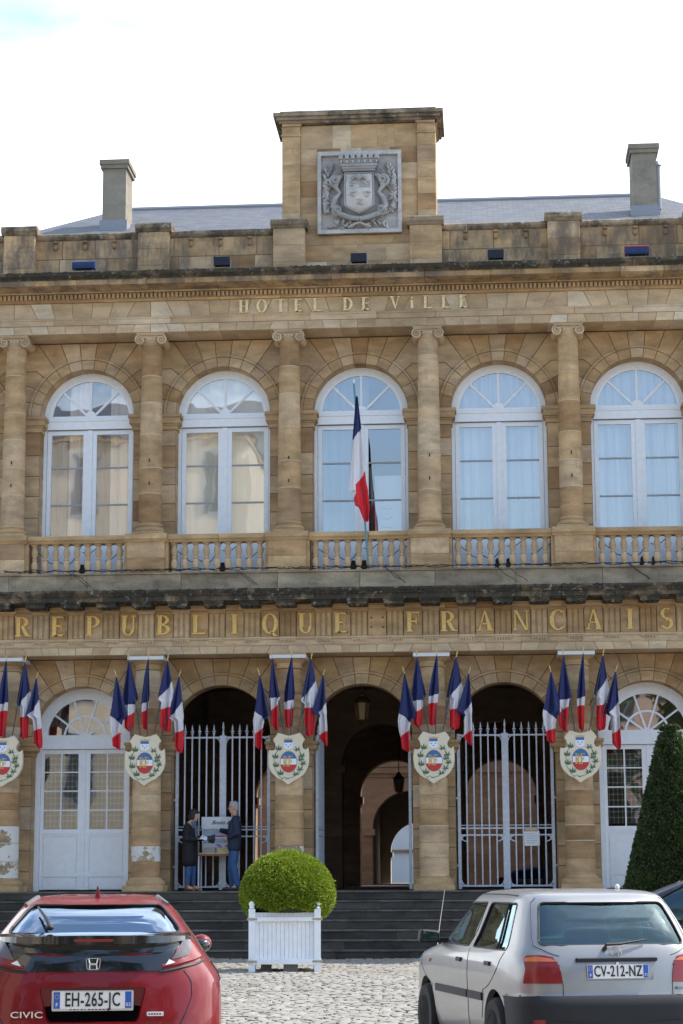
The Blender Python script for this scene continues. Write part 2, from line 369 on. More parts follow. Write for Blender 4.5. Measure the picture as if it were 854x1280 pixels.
# ---------------------------------------------------------------- ground and steps
def ground():
    mb = MB(); mb.box(-300, 300, -300, 300, -.5, -.012, .5)
    m, N, L, b = mat('square_paving'); t = N.new('ShaderNodeTexCoord'); V = t.outputs['Object']
    vo = N.new('ShaderNodeTexVoronoi'); vo.inputs['Scale'].default_value = 7; vo.feature = 'DISTANCE_TO_EDGE'; L.new(V, vo.inputs['Vector'])
    r = ramp(N, [(0, (.09,.08,.065)), (.06, (.30,.27,.23)), (1, (.38,.35,.30))]); L.new(vo.outputs[0], r.inputs['Fac'])
    n = noise(N, L, V, .6, 4); c = mixc(N, L, r.outputs[0], n.outputs['Color'], .12, 'OVERLAY')
    L.new(c, b.inputs['Base Color']); b.inputs['Roughness'].default_value = .8
    structure(mb, 'ground', m)
ground()
def cobbles():
    """real setts between the cars and the steps, laid in gently bowed rows"""
    rng = np.random.default_rng(3)
    V = []; F = []; T = []
    px, py = .135, .125
    rows = int(19.5/py)
    tpl = np.array([(-.5,-.5,0),(.5,-.5,0),(.5,.5,0),(-.5,.5,0),(-.46,-.46,.72),(.46,-.46,.72),(.46,.46,.72),(-.46,.46,.72),(-.27,-.27,1),(.27,-.27,1),(.27,.27,1),(-.27,.27,1)])
    fc = np.array([(0,1,5,4),(1,2,6,5),(2,3,7,6),(3,0,4,7),(4,5,9,8),(5,6,10,9),(6,7,11,10),(7,4,8,11),(8,9,10,11)])
    b = 0
    for j in range(rows):
        y0 = -2.36-(j+.5)*py; x = -9.5+rng.random()*.1
        while x < 10:
            d = px*rng.uniform(.8, 1.3); xc = x+d/2; x += d
            yc = y0+.10*math.sin(xc*1.3)+.05*math.sin(xc*.37+j*.05)
            q = tpl.copy(); h = rng.uniform(.018, .036)
            q[:,0] = q[:,0]*(d-.014)*rng.uniform(.94,1); q[:,1] = q[:,1]*(py-.015)*rng.uniform(.92,1)
            a = rng.normal(0, .05); ca, sa = math.cos(a), math.sin(a)
            X = q[:,0]*ca-q[:,1]*sa; Y = q[:,0]*sa+q[:,1]*ca
            Z = q[:,2]*h+X*rng.normal(0,.06)*(q[:,2]>0)+Y*rng.normal(0,.06)*(q[:,2]>0)
            V.append(np.stack([X+xc, Y+yc, Z+.004+.010*math.sin(xc*.8+yc*.5)], 1)); F.append(fc+b); b += 12
            T += [rng.random()]*9
    V = np.concatenate(V); F = np.concatenate(F)
    me = bpy.data.meshes.new('cobbled_square'); me.from_pydata(V.tolist(), [], F.tolist())
    at = me.attributes.new('tone', 'FLOAT', 'FACE'); at.data.foreach_set('value', T)
    m, N, L, b = mat('cobble'); t = N.new('ShaderNodeTexCoord'); at = N.new('ShaderNodeAttribute'); at.attribute_name = 'tone'
    r = ramp(N, [(0, (.29,.27,.23)), (.3, (.34,.32,.28)), (.6, (.38,.36,.32)), (.8, (.31,.28,.24)), (1, (.43,.41,.37))]); L.new(at.outputs['Fac'], r.inputs['Fac'])
    n = noise(N, L, t.outputs['Object'], 30, 4); c = mixc(N, L, r.outputs[0], n.outputs['Color'], .25, 'OVERLAY')
    n2 = noise(N, L, t.outputs['Object'], .5, 5)
    c = mixc(N, L, c, (.62,.60,.58), n2.outputs['Fac'], 'MULTIPLY')
    L.new(c, b.inputs['Base Color']); b.inputs['Roughness'].default_value = .65; me.materials.append(m)
    me.polygons.foreach_set('use_smooth', [True]*len(F)); me.set_sharp_from_angle(angle=.7)
    tag(link('cobbled_square', me), kind='structure')
    mb = MB(); mb.box(-9.6, 10.1, -22, -2.33, -.0119, -.009, .5)
    structure(mb, 'cobble_bed', plain('sand_bed', (.15,.13,.105), .95, noise=.3, nscale=3))
cobbles()
TR, RS = .28, 1.3/7
def steps():
    mb = MB(); tr_ = MB()
    for k in range(7):
        yf = -.62-TR*(6-k); x = -12.5
        while x < 12.4:
            d = min(random.uniform(1.3, 2.1), 12.5-x)
            mb.box(x+.002, x+d-.002, yf-.02, yf+TR+.05, RS*k+.03+.002*k-.03, RS*(k+1)-.035)
            tr_.box(x+.002, x+d-.002, yf-.045, yf+TR-.02+(.6 if k == 6 else 0), RS*(k+1)-.030, RS*(k+1)); x += d
    structure(mb, 'steps', M_step); structure(tr_, 'step_treads', M_tread)
    mb = MB(); mb.box(-12.5, 12.5, -.36, 15.9, .1, 1.3-.004, .4); mb.box(-9.9, 9.9, 15.9, 60, .1, 1.3-.004, .6)
    structure(mb, 'landing', plain('landing_stone', (.16,.14,.12), .8, noise=.3, nscale=2))
steps()

# ---------------------------------------------------------------- town hall
hall = empty('town_hall', (0, 0, 0), label='two storey honey sandstone town hall with arcades, columns and gilded lettering', cat='town hall')
COLX = [-10.5+3*i for i in range(8)]; BAYS = [-9+3*i for i in range(7)]
W0, W1 = .45, .84

def wall_bay(c, z0, ztop, zc, r, imp0, imp1, name, M):
    mb = MB(); ro = r+.27; ch = .010
    g = [1.5, ro]
    # jambs, coursed
    for s in (-1, 1):
        z = z0
        while z < imp0-.01:
            h = random.uniform(.38, .50)
            if z+h > imp0-.25: h = imp0-z
            xs = [r, 1.5]
            P = [(c+s*xs[0], z), (c+s*xs[1], z), (c+s*xs[1], z+h), (c+s*xs[0], z+h)]
            mb.prism(P, W0, W1+.25, None, 0, ch, back=False, cmi=1); z += h
        h = imp1-imp0   # impost: three steps, returned into the reveal
        for (a, b_, pr) in ((0,.28,.025), (.28,.40,.05), (.40,.78,.085), (.78,1,.11)):
            x0, x1 = sorted((c+s*(r-pr), c+s*1.5))
            mb.box(x0, x1, W0-pr, W1+.1, imp0+a*h+.001, imp0+b_*h, .45)
        mb.prism([(c+s*r, imp1), (c+s*1.5, imp1), (c+s*1.5, zc), (c+s*r, zc)], W0, W1+.25, None, 0, ch, back=False) if zc-imp1 > .02 else None
    n = 13; A = [PI*i/n for i in range(n+1)]
    def bend(a):
        aa = min(a, PI-a); return ro+.28*aa/(PI/4)*.9
    def outer(a):   # list of joint points beyond the ring for angle a
        aa = min(a, PI-a); sx = 1 if a <= PI/2 else -1
        if aa < math.radians(50):
            rb = bend(a); p = (rb*math.cos(a), rb*math.sin(a)); return [p, (1.5*sx, p[1])]
        H = ztop-zc; return [(H/math.tan(a), H)]
    for i in range(n):
        a0, a1 = A[i], A[i+1]; K = 3
        arc = lambda rr, u, v: [(c+rr*math.cos(u+(v-u)*k/K), zc+rr*math.sin(u+(v-u)*k/K)) for k in range(K+1)]
        # moulded ring in two fasciae
        t = random.random()
        mb.prism(arc(r, a0, a1)+arc(ro-.05, a1, a0), W0-.02, W1+.1, t, 0, .009, back=False, cmi=1)
        mb.prism(arc(ro-.0498, a0+.003, a1-.003)+arc(ro, a1-.003, a0+.003), W0-.045, W0+.1, t, 0)
        o0 = outer(a0); o1 = outer(a1)
        P = arc(ro, a0, a1)[::-1]      # from a1 to a0 along the ring
        Q = [(c+x, zc+z) for x, z in o0]
        R_ = [(c+x, zc+z) for x, z in o1][::-1]
        mid = []
        if len(o0) == 2 and len(o1) == 1: mid = [(c+1.5, ztop)]
        if len(o0) == 1 and len(o1) == 2: mid = [(c-1.5, ztop)]
        mb.prism(P+Q+mid+R_, W0, W0+.2, t, 0, ch, back=False, cmi=1)
    # backing so that nothing shows through the joints
    K = 24
    for s in (-1, 1):
        pts = [(c+s*(r+.05)*math.cos(PI/2*k/K), zc+(r+.05)*math.sin(PI/2*k/K)) for k in range(K+1)]
        mb.prism([(c+s*1.5, zc)]+pts+[(c, ztop), (c+s*1.5, ztop)], W0+.03, W1+.1, .2, 0)
        x0, x1 = sorted((c+s*(r+.03), c+s*1.5)); mb.box(x0, x1, W0+.03, W1+.05, z0, zc, .2)
    return mb.build(name, [M, M_joint], hall)

ZL, RL = 4.55, 1.05; ZU, RU = 11.56, 1.03
for c in BAYS:
    wall_bay(c, 1.3, 6.18, ZL, RL, 4.13, 4.40, 'ground_floor_wall', M_sand)
    wall_bay(c, 7.5, 13.19, ZU, RU, 11.20, 11.55, 'upper_floor_wall', M_sand)

M_colbase = stone('limewashed_stone', [(0,(.34,.25,.15)),(1,(.40,.30,.19))], dark=.95, dark_lo=.44, dark_hi=.47, darkcol=(.66,.64,.60))
for i, X in enumerate(COLX):
    mb = MB()   # ground floor column
    mb.box(X-.42, X+.42, -.42, .42, 1.3, 1.42, .5); mb.lathe([(.40,1.42),(.41,1.47),(.39,1.52),(.345,1.53),(.335,1.57)], X, 0, 28, .6)
    z = 1.57; hs = [.30, .36, .32, .34, .36, .30, .34, .36, .33, .34, .36, .3, .3]; R0, R1 = .305, .262
    rr = lambda z: R0+(R1-R0)*max(0, (z-2.6)/3.3)
    while z < 5.85:
        h = random.uniform(.30, .40)
        if z+h > 5.60: h = 5.88-z
        t = random.random()
        mb.lathe([(rr(z)-.012, z), (rr(z), z+.012), (rr(z+h), z+h-.012), (rr(z+h)-.012, z+h)], X, 0, 28, t, 1 if (z < 2.35 if i == 1 else 1.7 < z < 2.1) and i in (1, 2, 3) else 0)
        if random.random() < .4: mb.lathe([(rr(z), z-.009), (rr(z)+.0015, z), (rr(z), z+.009)], X, 0, 28, .9, 2)
        z += h
    mb.lathe([(R1+.0,5.88),(R1+.03,5.89),(R1+.03,5.92),(R1,5.93),(R1,6.0),(R1+.03,6.01),(.36,6.08)], X, 0, 28, .5)
    mb.box(X-.385, X+.385, -.385, .385, 6.155, 6.185, .6)
    o = mb.build('column', [M_sand, M_colbase, M_palejoint], hall, 35)
    mb = MB(); mb.box(X-.38, X+.38, -.38, .38, 6.082, 6.154); mb.build('capital_cover', M_paintcap, o)
    # upper order
    mb = MB(); mb.box(X-.33, X+.33, -.33, .33, 8.75, 8.83, .5)
    mb.lathe([(.31,8.83),(.33,8.87),(.31,8.92),(.275,8.935),(.28,8.95),(.30,8.975),(.27,9.0),(.255,9.03)], X, 0, 28, .55)
    z = 9.03; R0, R1 = .25, .213
    rr = lambda z: R0+(R1-R0)*max(0, (z-10.2)/2.8)
    while z < 12.9:
        h = random.uniform(.55, .85)
        if z+h > 12.6: h = 12.97-z
        mb.lathe([(rr(z)-.008, z), (rr(z), z+.008), (rr(z+h), z+h-.008), (rr(z+h)-.008, z+h)], X, 0, 28, None); mb.lathe([(rr(z+h)-.001, z+h-.007), (rr(z+h)+.001, z+h), (rr(z+h)-.001, z+h+.007)], X, 0, 28, .9, 2); z += h
    for z in (9.9, 10.4): mb.lathe([(.012, z-.05), (.012, z+.02)], X+.01, -.26, 6, 0, 1)
    col_ = mb.build('upper_column', [M_sand, M_black, M_palejoint], hall, 35)
    mb = MB()
    mb.lathe([(.215,12.97),(.235,12.985),(.235,13.0),(.22,13.01),(.26,13.07),(.25,13.1)], X, 0, 24, .8)
    for s in (-1, 1):           # volutes: scroll discs with a raised spiral
        for yy in (-.235, .235):
            sp = []
            for k in range(30):
                a = -PI/2*s*0+k*.42; rad = .108*(1-k/34)
                sp.append((X+s*(.235+rad*math.sin(a)*1.0), yy*1.02-(.02 if yy < 0 else -.02), 13.055+rad*math.cos(a)))
            mb.tube(sp, [.023*(1-k/45) for k in range(30)], 6, .7)
        mb.add(*(lambda c0, n: ([(c0[0]+.098*math.cos(2*PI*k/n), -.235, c0[2]+.098*math.sin(2*PI*k/n)) for k in range(n)]+[(c0[0]+.098*math.cos(2*PI*k/n), .235, c0[2]+.098*math.sin(2*PI*k/n)) for k in range(n)],
               [tuple(range(n))[::-1], tuple(range(n, 2*n))]+[(k, (k+1)%n, n+(k+1)%n, n+k) for k in range(n)]))((X+s*.235, 0, 13.055), 16), .75)
    mb.run([(-.24,13.10),(-.24,13.15),(.24,13.15),(.24,13.10)], X-.235, X+.235, .8)
    for k in (-1, 0, 1): mb.ell((X+k*.075, -.235, 13.085), (.027,.03,.035), 8, .9)
    mb.box(X-.30, X+.30, -.285, .285, 13.151, 13.175, .8); mb.box(X-.32, X+.32, -.30, .30, 13.175, 13.2, .8)
    mb.build('ionic_capital', M_pale, hall, 40)

XE = 10.95
# --- lower entablature
def flat_arch(mb, z0, z1, yf, yb, fan=.22, w=(.30, .42)):
    """lintel stones whose joints fan out from the middle of each bay"""
    zm = (z0+z1)/2
    for c in BAYS:
        n = 8; xs = [c-1.5+3*k/n for k in range(n+1)]
        sl = lambda x: (x-c)/1.5*fan if abs(abs(x-c)-1.5) > .01 else 0
        for k in range(n):
            a, b = xs[k], xs[k+1]
            mb.prism([(a-sl(a)/2, z0), (b-sl(b)/2, z0), (b+sl(b)/2, z1), (a+sl(a)/2, z1)], yf, yb, None, 0, .008, cmi=1)
mb = MB(); flat_arch(mb, 6.19, 6.485, -.30, .6)
mb.runs([(-.325,6.36),(-.325,6.375),(-.31,6.385),(-.31,6.47),(-.345,6.49),(-.345,6.535),(.5,6.535),(.5,6.36)], -XE, XE, 1.3)
for s in (-1, 1):
    mb.box(min(s*10.5, s*XE), max(s*10.5, s*XE), -.30, .6, 6.19, 6.485)
tri = [.75*i for i in range(-14, 15)]
for X in tri:
    mb.box(X-.17, X+.17, -.36, -.30, 6.50, 6.534, .5)
    mb.box(X-.17, X+.17, -.335, -.30, 6.47, 6.50, .5)
    for k in range(6):
        xx = X-.1375+.055*k
        mb.lathe([(.020, 6.425), (.013, 6.469)], xx, -.325, 6, .5)
mb.build('architrave', [M_pale, M_joint2], hall)
mb = MB()
for X in tri:
    d = .75
    P = [(-.32,6.536),(-.32,7.10),(.4,7.10),(.4,6.536)]
    mb.prism([(X+.18,6.536),(X+.57,6.536),(X+.57,7.10),(X+.18,7.10)], -.30, .4, .55+random.uniform(-.2,.2), 0, .008, cmi=1)          # metope
    # triglyph: three shanks and two full grooves
    t = random.random()
    for k in (-1, 0, 1): mb.prism([(X+k*.115-.042, 6.536), (X+k*.115+.042, 6.536), (X+k*.115+.042, 7.05), (X+k*.115-.042, 7.05)], -.342, -.30, t, 0, .010, cmi=1)
    mb.box(X-.17, X+.17, -.318, .4, 6.536, 7.05, t); mb.box(X-.18, X+.18, -.352, .4, 7.05, 7.10, t)
mb.build('frieze', [M_sand, M_joint2], hall)
mb = MB()
mb.runs([(-.36,7.10),(-.36,7.13),(-.42,7.16),(-.42,7.19),(-.44,7.20),(.4,7.20),(.4,7.10)], -XE, XE, 1.0)
mb.build('bed_moulding', M_sand, hall)
mb = MB()
random.seed(11)
mb.runs([(-.45,7.201),(-.98,7.245),(-1.0,7.23),(-1.0,7.33),(-1.03,7.34),(-1.10,7.42),(-1.10,7.455),(-.60,7.53),(.3,7.53),(.3,7.201)], -XE-.1, XE+.1, 1.1)
for X in tri:
    mb.box(X-.20, X+.20, -.93, -.42, 7.125, 7.205); mb.box(X-.22, X+.22, -.96, -.42, 7.195, 7.25)
    for k in range(3): mb.box(X-.15+k*.11, X-.07+k*.11, -.90, -.55, 7.105, 7.126)
# broken, mossy upper edge
for k in range(420):
    x = random.uniform(-XE, XE); mb.ell((x, -1.10+random.uniform(-.01,.03), random.choice((7.45, 7.45, 7.34))+random.uniform(-.012,.01)), (random.uniform(.015,.06), .018, random.uniform(.008,.02)), 6)
mb.build('cornice', M_lich, hall)
mb = MB()
mb.runs([(-.52,7.53),(-.52,7.86),(-.56,7.87),(-.56,7.90),(.35,7.90),(.35,7.53)], -XE, XE, 1.6)
mb.build('balcony_plinth', M_plinth, hall)
# --- balustrade
for X in COLX:
    mb = MB()
    mb.prism([(X-.40,7.90),(X+.40,7.90),(X+.40,8.22),(X-.40,8.22)], -.54, .30, None, 0, .008)
    mb.prism([(X-.40,8.22),(X+.40,8.22),(X+.40,8.56),(X-.40,8.56)], -.54, .30, None, 0, .008)
    mb.box(X-.47, X+.47, -.46, .2, 7.902, 8.56, .4)
    mb.run([(-.545,8.56),(-.57,8.60),(-.60,8.63),(-.60,8.70),(-.57,8.74),(.33,8.75),(.33,8.56)], X-.45, X+.45, .5)
    mb.build('pedestal', M_sand, hall)
bal = [(.045,0),(.05,.02),(.05,.05),(.032,.065),(.030,.085),(.045,.13),(.055,.19),(.052,.24),(.038,.285),(.030,.31),(.045,.325),(.045,.34),(.030,.355),(.038,.39),(.052,.44),(.055,.49),(.045,.55),(.030,.59),(.032,.605),(.05,.62),(.05,.655)]
# the turned shape: swellings above and below a central ring
bal0 = None
for c in BAYS:
    for k in range(9):
        x = c-1.5+.47+(2.06)*(k+.5)/9
        if bal0 is None:
            b_ = MB(); b_.lathe([(r*1.32, z) for r, z in bal], 0, 0, 14, .85); b_.box(-.07,.07,-.07,.07,-.001,.02,.85); b_.box(-.07,.07,-.07,.07,.64,.661,.85)
            bal0 = b_.build('baluster', M_sand, hall, 50); bal0.location = (x, -.34, 7.90)
        else:
            o = bal0.copy(); COL.objects.link(o); o.location = (x, -.34, 7.90)
for c in BAYS:
    mb = MB(); mb.runs([(-.46,8.56),(-.48,8.60),(-.51,8.63),(-.51,8.69),(-.48,8.725),(-.20,8.725),(-.17,8.69),(-.17,8.63),(-.20,8.56)], c-1.05, c+1.05, 1.4)
    mb.build('handrail', M_sand, hall)
# --- upper entablature
mb = MB(); flat_arch(mb, 13.21, 13.40, -.28, .6, .1); 
mb.runs([(-.30,13.40),(-.30,13.50),(-.325,13.52),(-.325,13.55),(.5,13.55),(.5,13.40)], -XE, XE, 1.4)
for s in (-1, 1): mb.box(min(s*10.5, s*XE), max(s*10.5, s*XE), -.28, .6, 13.21, 13.40)
mb.build('upper_architrave', [M_pale, M_joint2], hall)
mb = MB()
for c in BAYS:
    n = 7; xs = [c-1.5+3*k/n for k in range(n+1)]; sl = lambda x: (x-c)/1.5*.25 if abs(abs(x-c)-1.5) > .01 else 0
    for k in range(n):
        a, b = xs[k], xs[k+1]
        mb.prism([(a-sl(a)/2, 13.551), (b-sl(b)/2, 13.551), (b+sl(b)/2, 13.90), (a+sl(a)/2, 13.90)], -.30, .5, None, 0, .009, cmi=1)
mb.build('upper_frieze', [M_pale, M_joint2], hall)
mb = MB()
mb.runs([(-.34,13.90),(-.36,13.93),(-.36,13.945),(.4,13.945),(.4,13.90)], -XE, XE, 1.3)
mb.run([(-.37,13.945),(-.37,14.07),(.4,14.07),(.4,13.945)], -XE, XE, .4)
x = -XE+.02
while x < XE: mb.box(x, x+.052, -.455, -.37, 13.955, 14.05, .75); x += .092
mb.runs([(-.47,14.07),(-.50,14.09),(.4,14.09),(.4,14.07)], -XE, XE, 1.3)
mb.build('dentils', M_sand, hall)
mb = MB(); random.seed(5)
mb.runs([(-.50,14.091),(-.94,14.12),(-.95,14.11),(-.95,14.20),(-.97,14.215),(.4,14.215),(.4,14.091)], -XE-.1, XE+.1, 1.2)
uc_ = mb.build('upper_cornice', M_parapet, hall)
mb = MB(); mb.runs([(-.97,14.216),(-1.0,14.25),(-1.06,14.29),(-1.08,14.34),(-1.08,14.365),(-.3,14.42),(.4,14.42),(.4,14.216)], -XE-.1, XE+.1, 1.2)
for k in range(300):
    x = random.uniform(-XE, XE); mb.ell((x, -1.07, random.choice((14.36, 14.37, 14.20))), (random.uniform(.015,.07), .02, random.uniform(.008,.018)), 6)
mb.build('cyma', M_lich, uc_)
# --- parapet
for xa_, xb_ in ((-XE, -1.2), (1.2, XE)):
    mb = MB()
    for z0, z1 in ((14.42, 14.95), (14.95, 15.38)):
        x = xa_
        while x < xb_-.01:
            d = random.uniform(.7, 1.1); d = min(d, xb_-x)
            mb.prism([(x,z0),(x+d,z0),(x+d,z1),(x,z1)], -.12, .35, None, 0, .010, cmi=1); x += d
    for X in COLX[:-1]:
        for fx in (.85, 1.5, 2.15):
            if abs(X+fx) > 1.2 and xa_ < X+fx < xb_: mb.ell((X+fx, -.15, 15.22), (.05,.05,.07), 8, .1); mb.ell((X+fx, -.17, 15.33), (.07,.05,.03), 8, .1)
    pa_ = mb.build('parapet', [M_parapet, M_joint], hall)
    mb = MB(); mb.runs([(-.12,15.381),(-.16,15.41),(-.19,15.45),(-.19,15.50),(-.15,15.53),(.38,15.53),(.38,15.381)], xa_, xb_, 1.3); mb.build('coping', M_lich2, pa_)
for X in [x*1.0 for x in COLX]:
    X2 = X*(1.487/1.5) if abs(X) < 8 else X
    mb = MB()
    for z0, z1 in ((14.42, 14.72), (14.72, 15.10), (15.10, 15.48)):
        mb.prism([(X2-.345,z0),(X2+.345,z0),(X2+.345,z1),(X2-.345,z1)], -.28, .36, None, 0, .008)
    pp_ = mb.build('parapet_pier', M_parapet if abs(X) > 2 else M_sand, hall)
    mb = MB(); mb.run([(-.29,15.481),(-.32,15.52),(-.36,15.56),(-.36,15.64),(-.34,15.67),(.40,15.67),(.40,15.481)], X2-.40, X2+.40, .1); mb.build('coping', M_lich2, pp_)
# --- attic block with the arms
mb = MB(); z = 14.42
while z < 17.89:
    h = .37 if z+.6 < 17.92 else 17.92-z
    for (x0, x1, yf) in ((-1.66, -1.26, -.06), (1.32, 1.72, -.06)):
        mb.prism([(x0,z),(x1,z),(x1,z+h),(x0,z+h)], yf, 1.2, None, 0, .006)
    x = -1.26
    while x < 1.31:
        d = min(random.uniform(.35, .75), 1.32-x)
        if 1.32-x-d < .2: d = 1.32-x
        mb.prism([(x,z),(x+d,z),(x+d,z+h),(x,z+h)], 0, 1.2, None, 0, .006); x += d
    z += h
for (x0, x1) in ((-1.68, -1.24), (1.30, 1.74)):
    mb.box(x0, x1, -.09, -.05, 17.66, 17.70, .7); mb.box(x0-.01, x1+.01, -.11, -.05, 17.89, 17.94, .7)
for s, X in ((-1, -1.66), (1, 1.72)):
    mb.box(min(X, X+s*.03), max(X, X+s*.03), -.11, 1.2, 17.89, 17.94, .7)
mb.build('attic_block', M_sand, hall)
mb = MB()
def slab(x0, x1, y0, y1, z0, z1): mb.box(x0, x1, y0, y1, z0, z1, .4)
slab(-1.72,1.78,-.14,1.26,17.94,18.00); slab(-1.78,1.84,-.20,1.30,18.00,18.07); slab(-1.84,1.90,-.26,1.34,18.07,18.15); slab(-1.70,1.74,-.12,1.2,18.15,18.23)
mb.ell((-1.2,.4,18.22), (.22,.3,.08), 12, .4); mb.ell((1.55,.4,18.24), (.17,.2,.13), 12, .4)
mb.build('attic_cornice', M_lich2, hall)

# carved arms
def arms():
    mb = MB(); cx = .05; z0, z1 = 15.38, 17.26; mb.box(cx-.90, cx+.90, -.04, .02, z0, z1, .5)
    for (a, b, c_, d) in ((cx-.92, cx+.92, z1-.09, z1), (cx-.92, cx+.92, z0, z0+.09), (cx-.92, cx-.84, z0+.09, z1-.09), (cx+.84, cx+.92, z0+.09, z1-.09)):
        mb.box(a, b, -.14, .01, c_, d, .6)
    o = mb.build('carved_panel', M_grey, hall)
    sh = [(-.30,.40),(.30,.40),(.31,-.32),(.16,-.42),(0,-.50),(-.16,-.42),(-.31,-.32)]; zc = (z0+z1)/2-.02
    mb = MB(); mb.prism([(cx+x, zc+z) for x, z in sh], -.27, -.04, .9, 0, .03)
    for (x, z) in ((-.15,.16),(.15,.16),(-.15,-.08),(.15,-.08),(0,-.26)):
        for k in range(6): mb.ell((cx+x+random.uniform(-.07,.07), -.275, zc+z+random.uniform(-.06,.06)), (.045,.03,.022), 8)
    mb.build('shield', M_grey, o, 50)
    mb = MB(); mb.prism([(cx+x*1.5, zc-.06+z*1.22) for x, z in sh], -.13, -.04, .25, 0, .05)
    mb.tube([(cx+x*1.03, -.26, zc+z*1.02) for x, z in sh+[sh[0]]], .018, 6, .3)
    mb.box(cx+.02, cx+.24, -.285, -.26, zc+.08, zc+.22, .1)
    mb.tube([(cx-.15,-.28,zc+.26),(cx-.07,-.31,zc+.32),(cx,-.33,zc+.25),(cx+.07,-.31,zc+.32),(cx+.15,-.28,zc+.26)], .045, 8, .1)
    for k in range(3): mb.box(cx-.35-.025*k, cx+.35+.025*k, -.30-.02*k, -.04, zc+.44+.05*k, zc+.495+.05*k, .1)
    mb.prism([(cx-.34,zc+.58),(cx+.34,zc+.58),(cx+.43,zc+.76),(cx-.43,zc+.76)], -.32, -.04, .0, 0, .02)
    for k in range(7):
        x = cx-.39+.13*k; mb.prism([(x-.04,zc+.70),(x+.04,zc+.70),(x+.05,zc+.81),(x-.05,zc+.81)], -.36, -.06, .6, 0, .01); mb.box(x-.02, x+.02, -.345, -.3, zc+.61, zc+.68, .9)
    def scroll(x, z, s, v, R=.12, turns=1.6):
        pts = [(cx+s*(x+R*(1-t/turns*.8)*math.sin(2*PI*t)), -.18-.07*t, z+v*R*(1-t/turns*.8)*math.cos(2*PI*t)) for t in np.linspace(0, turns, 26)]
        mb.tube(pts, [.05*(1-k/40) for k in range(26)], 7, .15)
    for s in (-1, 1):
        scroll(.52, zc+.26, s, -1); scroll(.48, zc-.42, s, -1, .10)
        mb.tube([(cx+s*.34,-.16,zc+.40),(cx+s*.45,-.20,zc+.32),(cx+s*.52,-.20,zc+.12),(cx+s*.42,-.18,zc-.02),(cx+s*.53,-.2,zc-.16),(cx+s*.58,-.2,zc-.32),(cx+s*.44,-.2,zc-.50),(cx+s*.2,-.22,zc-.60),(cx,-.24,zc-.64)], [.04,.065,.06,.045,.055,.06,.065,.06,.055], 8, .2)
    mb.build('cartouche', M_stain, o, 50)
    mb = MB()
    for s in (-1, 1):
        for k in range(60):
            t = k/59; bx = .46+.30*math.sin(t*PI*.62+.5)+random.uniform(-.07,.05); bz = zc-.72+1.36*t
            if t < .22: bx = .10+2.6*t+random.uniform(-.06,.06); bz = zc-.76+random.uniform(-.06,.13)
            if bx > .79: bx = .78-random.uniform(0,.1)
            a = random.uniform(0, PI)
            mb.ell((cx+s*bx, -.09-random.uniform(0,.05), bz), (.075,.06,.028), 8, random.random(), 0, Matrix.Rotation(a, 3, 'Y'))
        for j in range(4):
            mb.tube([(cx+s*min(.79,(.46+.34*math.sin(t*PI+j*.35))), -.10, zc-.55+1.1*t+.05*j) for t in np.linspace(0,1,12)], .020, 6, .3)
    mb.tube([(cx-.25,-.16,zc-.80),(cx-.1,-.19,zc-.73),(cx+.02,-.20,zc-.70),(cx+.1,-.19,zc-.75),(cx+.24,-.16,zc-.79)], .03, 7, .5)
    mb.build('branches', M_grey, o, 50)
arms()

# --- roof and chimneys
def roof():
    m, N, L, b = mat('roof_slate'); t = N.new('ShaderNodeTexCoord'); mp = N.new('ShaderNodeMapping'); mp.inputs['Rotation'].default_value = (PI/2, 0, 0)
    L.new(t.outputs['Object'], mp.inputs['Vector'])
    br = N.new('ShaderNodeTexBrick'); br.inputs['Scale'].default_value = 1; br.inputs['Brick Width'].default_value = .26; br.inputs['Row Height'].default_value = .085
    br.inputs['Mortar Size'].default_value = .008; br.inputs['Color1'].default_value = (.075,.080,.092,1); br.inputs['Color2'].default_value = (.125,.132,.148,1); br.inputs['Mortar'].default_value = (.05,.05,.06,1)
    L.new(mp.outputs[0], br.inputs['Vector']); n = noise(N, L, t.outputs['Object'], 1.2, 5)
    L.new(mixc(N, L, br.outputs['Color'], n.outputs['Color'], .25, 'OVERLAY'), b.inputs['Base Color']); b.inputs['Roughness'].default_value = .6
    bp = N.new('ShaderNodeBump'); bp.inputs['Strength'].default_value = .6; bp.inputs['Distance'].default_value = .02; L.new(br.outputs['Fac'], bp.inputs['Height']); bp.invert = True
    L.new(bp.outputs[0], b.inputs['Normal'])
    mb = MB(); E0, E1, RG = (.5, 15.2), (15.4, 15.2), (8, 18.85)
    xa, xb, ra, rb = -9.9, 9.9, -6.9, 7.2
    vs = [(xa,E0[0],E0[1]),(xb,E0[0],E0[1]),(xb,E1[0],E1[1]),(xa,E1[0],E1[1]),(ra,RG[0],RG[1]),(rb,RG[0],RG[1])]
    mb.add(vs, [(0,1,5,4),(1,2,5),(2,3,4,5),(3,0,4),(3,2,1,0)], .5)
    ro = mb.build('roof', m, hall)
    mb = MB(); mb.tube([(ra,8,18.87),(rb,8,18.87)], .07, 8); mb.build('ridge_cap', M_lead, ro)
    for X, s in ((-6.28, 1), (6.65, 1)):
        mb = MB(); zt = 18.98
        mb.box(X-.29, X+.29, 4.6, 5.5, 16.6, zt-.22, .5); mb.box(X-.34, X+.34, 4.55, 5.55, zt-.22, zt-.12, .3); mb.box(X-.37, X+.37, 4.52, 5.58, zt-.12, zt, .2)
        ch = mb.build('chimney', M_chim, ro)
        mb = MB(); mb.box(X-.34, X+.34, 4.52, 5.55, 16.7, 17.42); mb.build('flashing', M_lead, ch)
    mb = MB(); mb.lathe([(.06,17.6),(.06,18.7),(.10,18.72),(.02,18.85)], 7.05, 5.4, 10); mb.build('flue_pipe', M_lead, ro, 40)
roof()

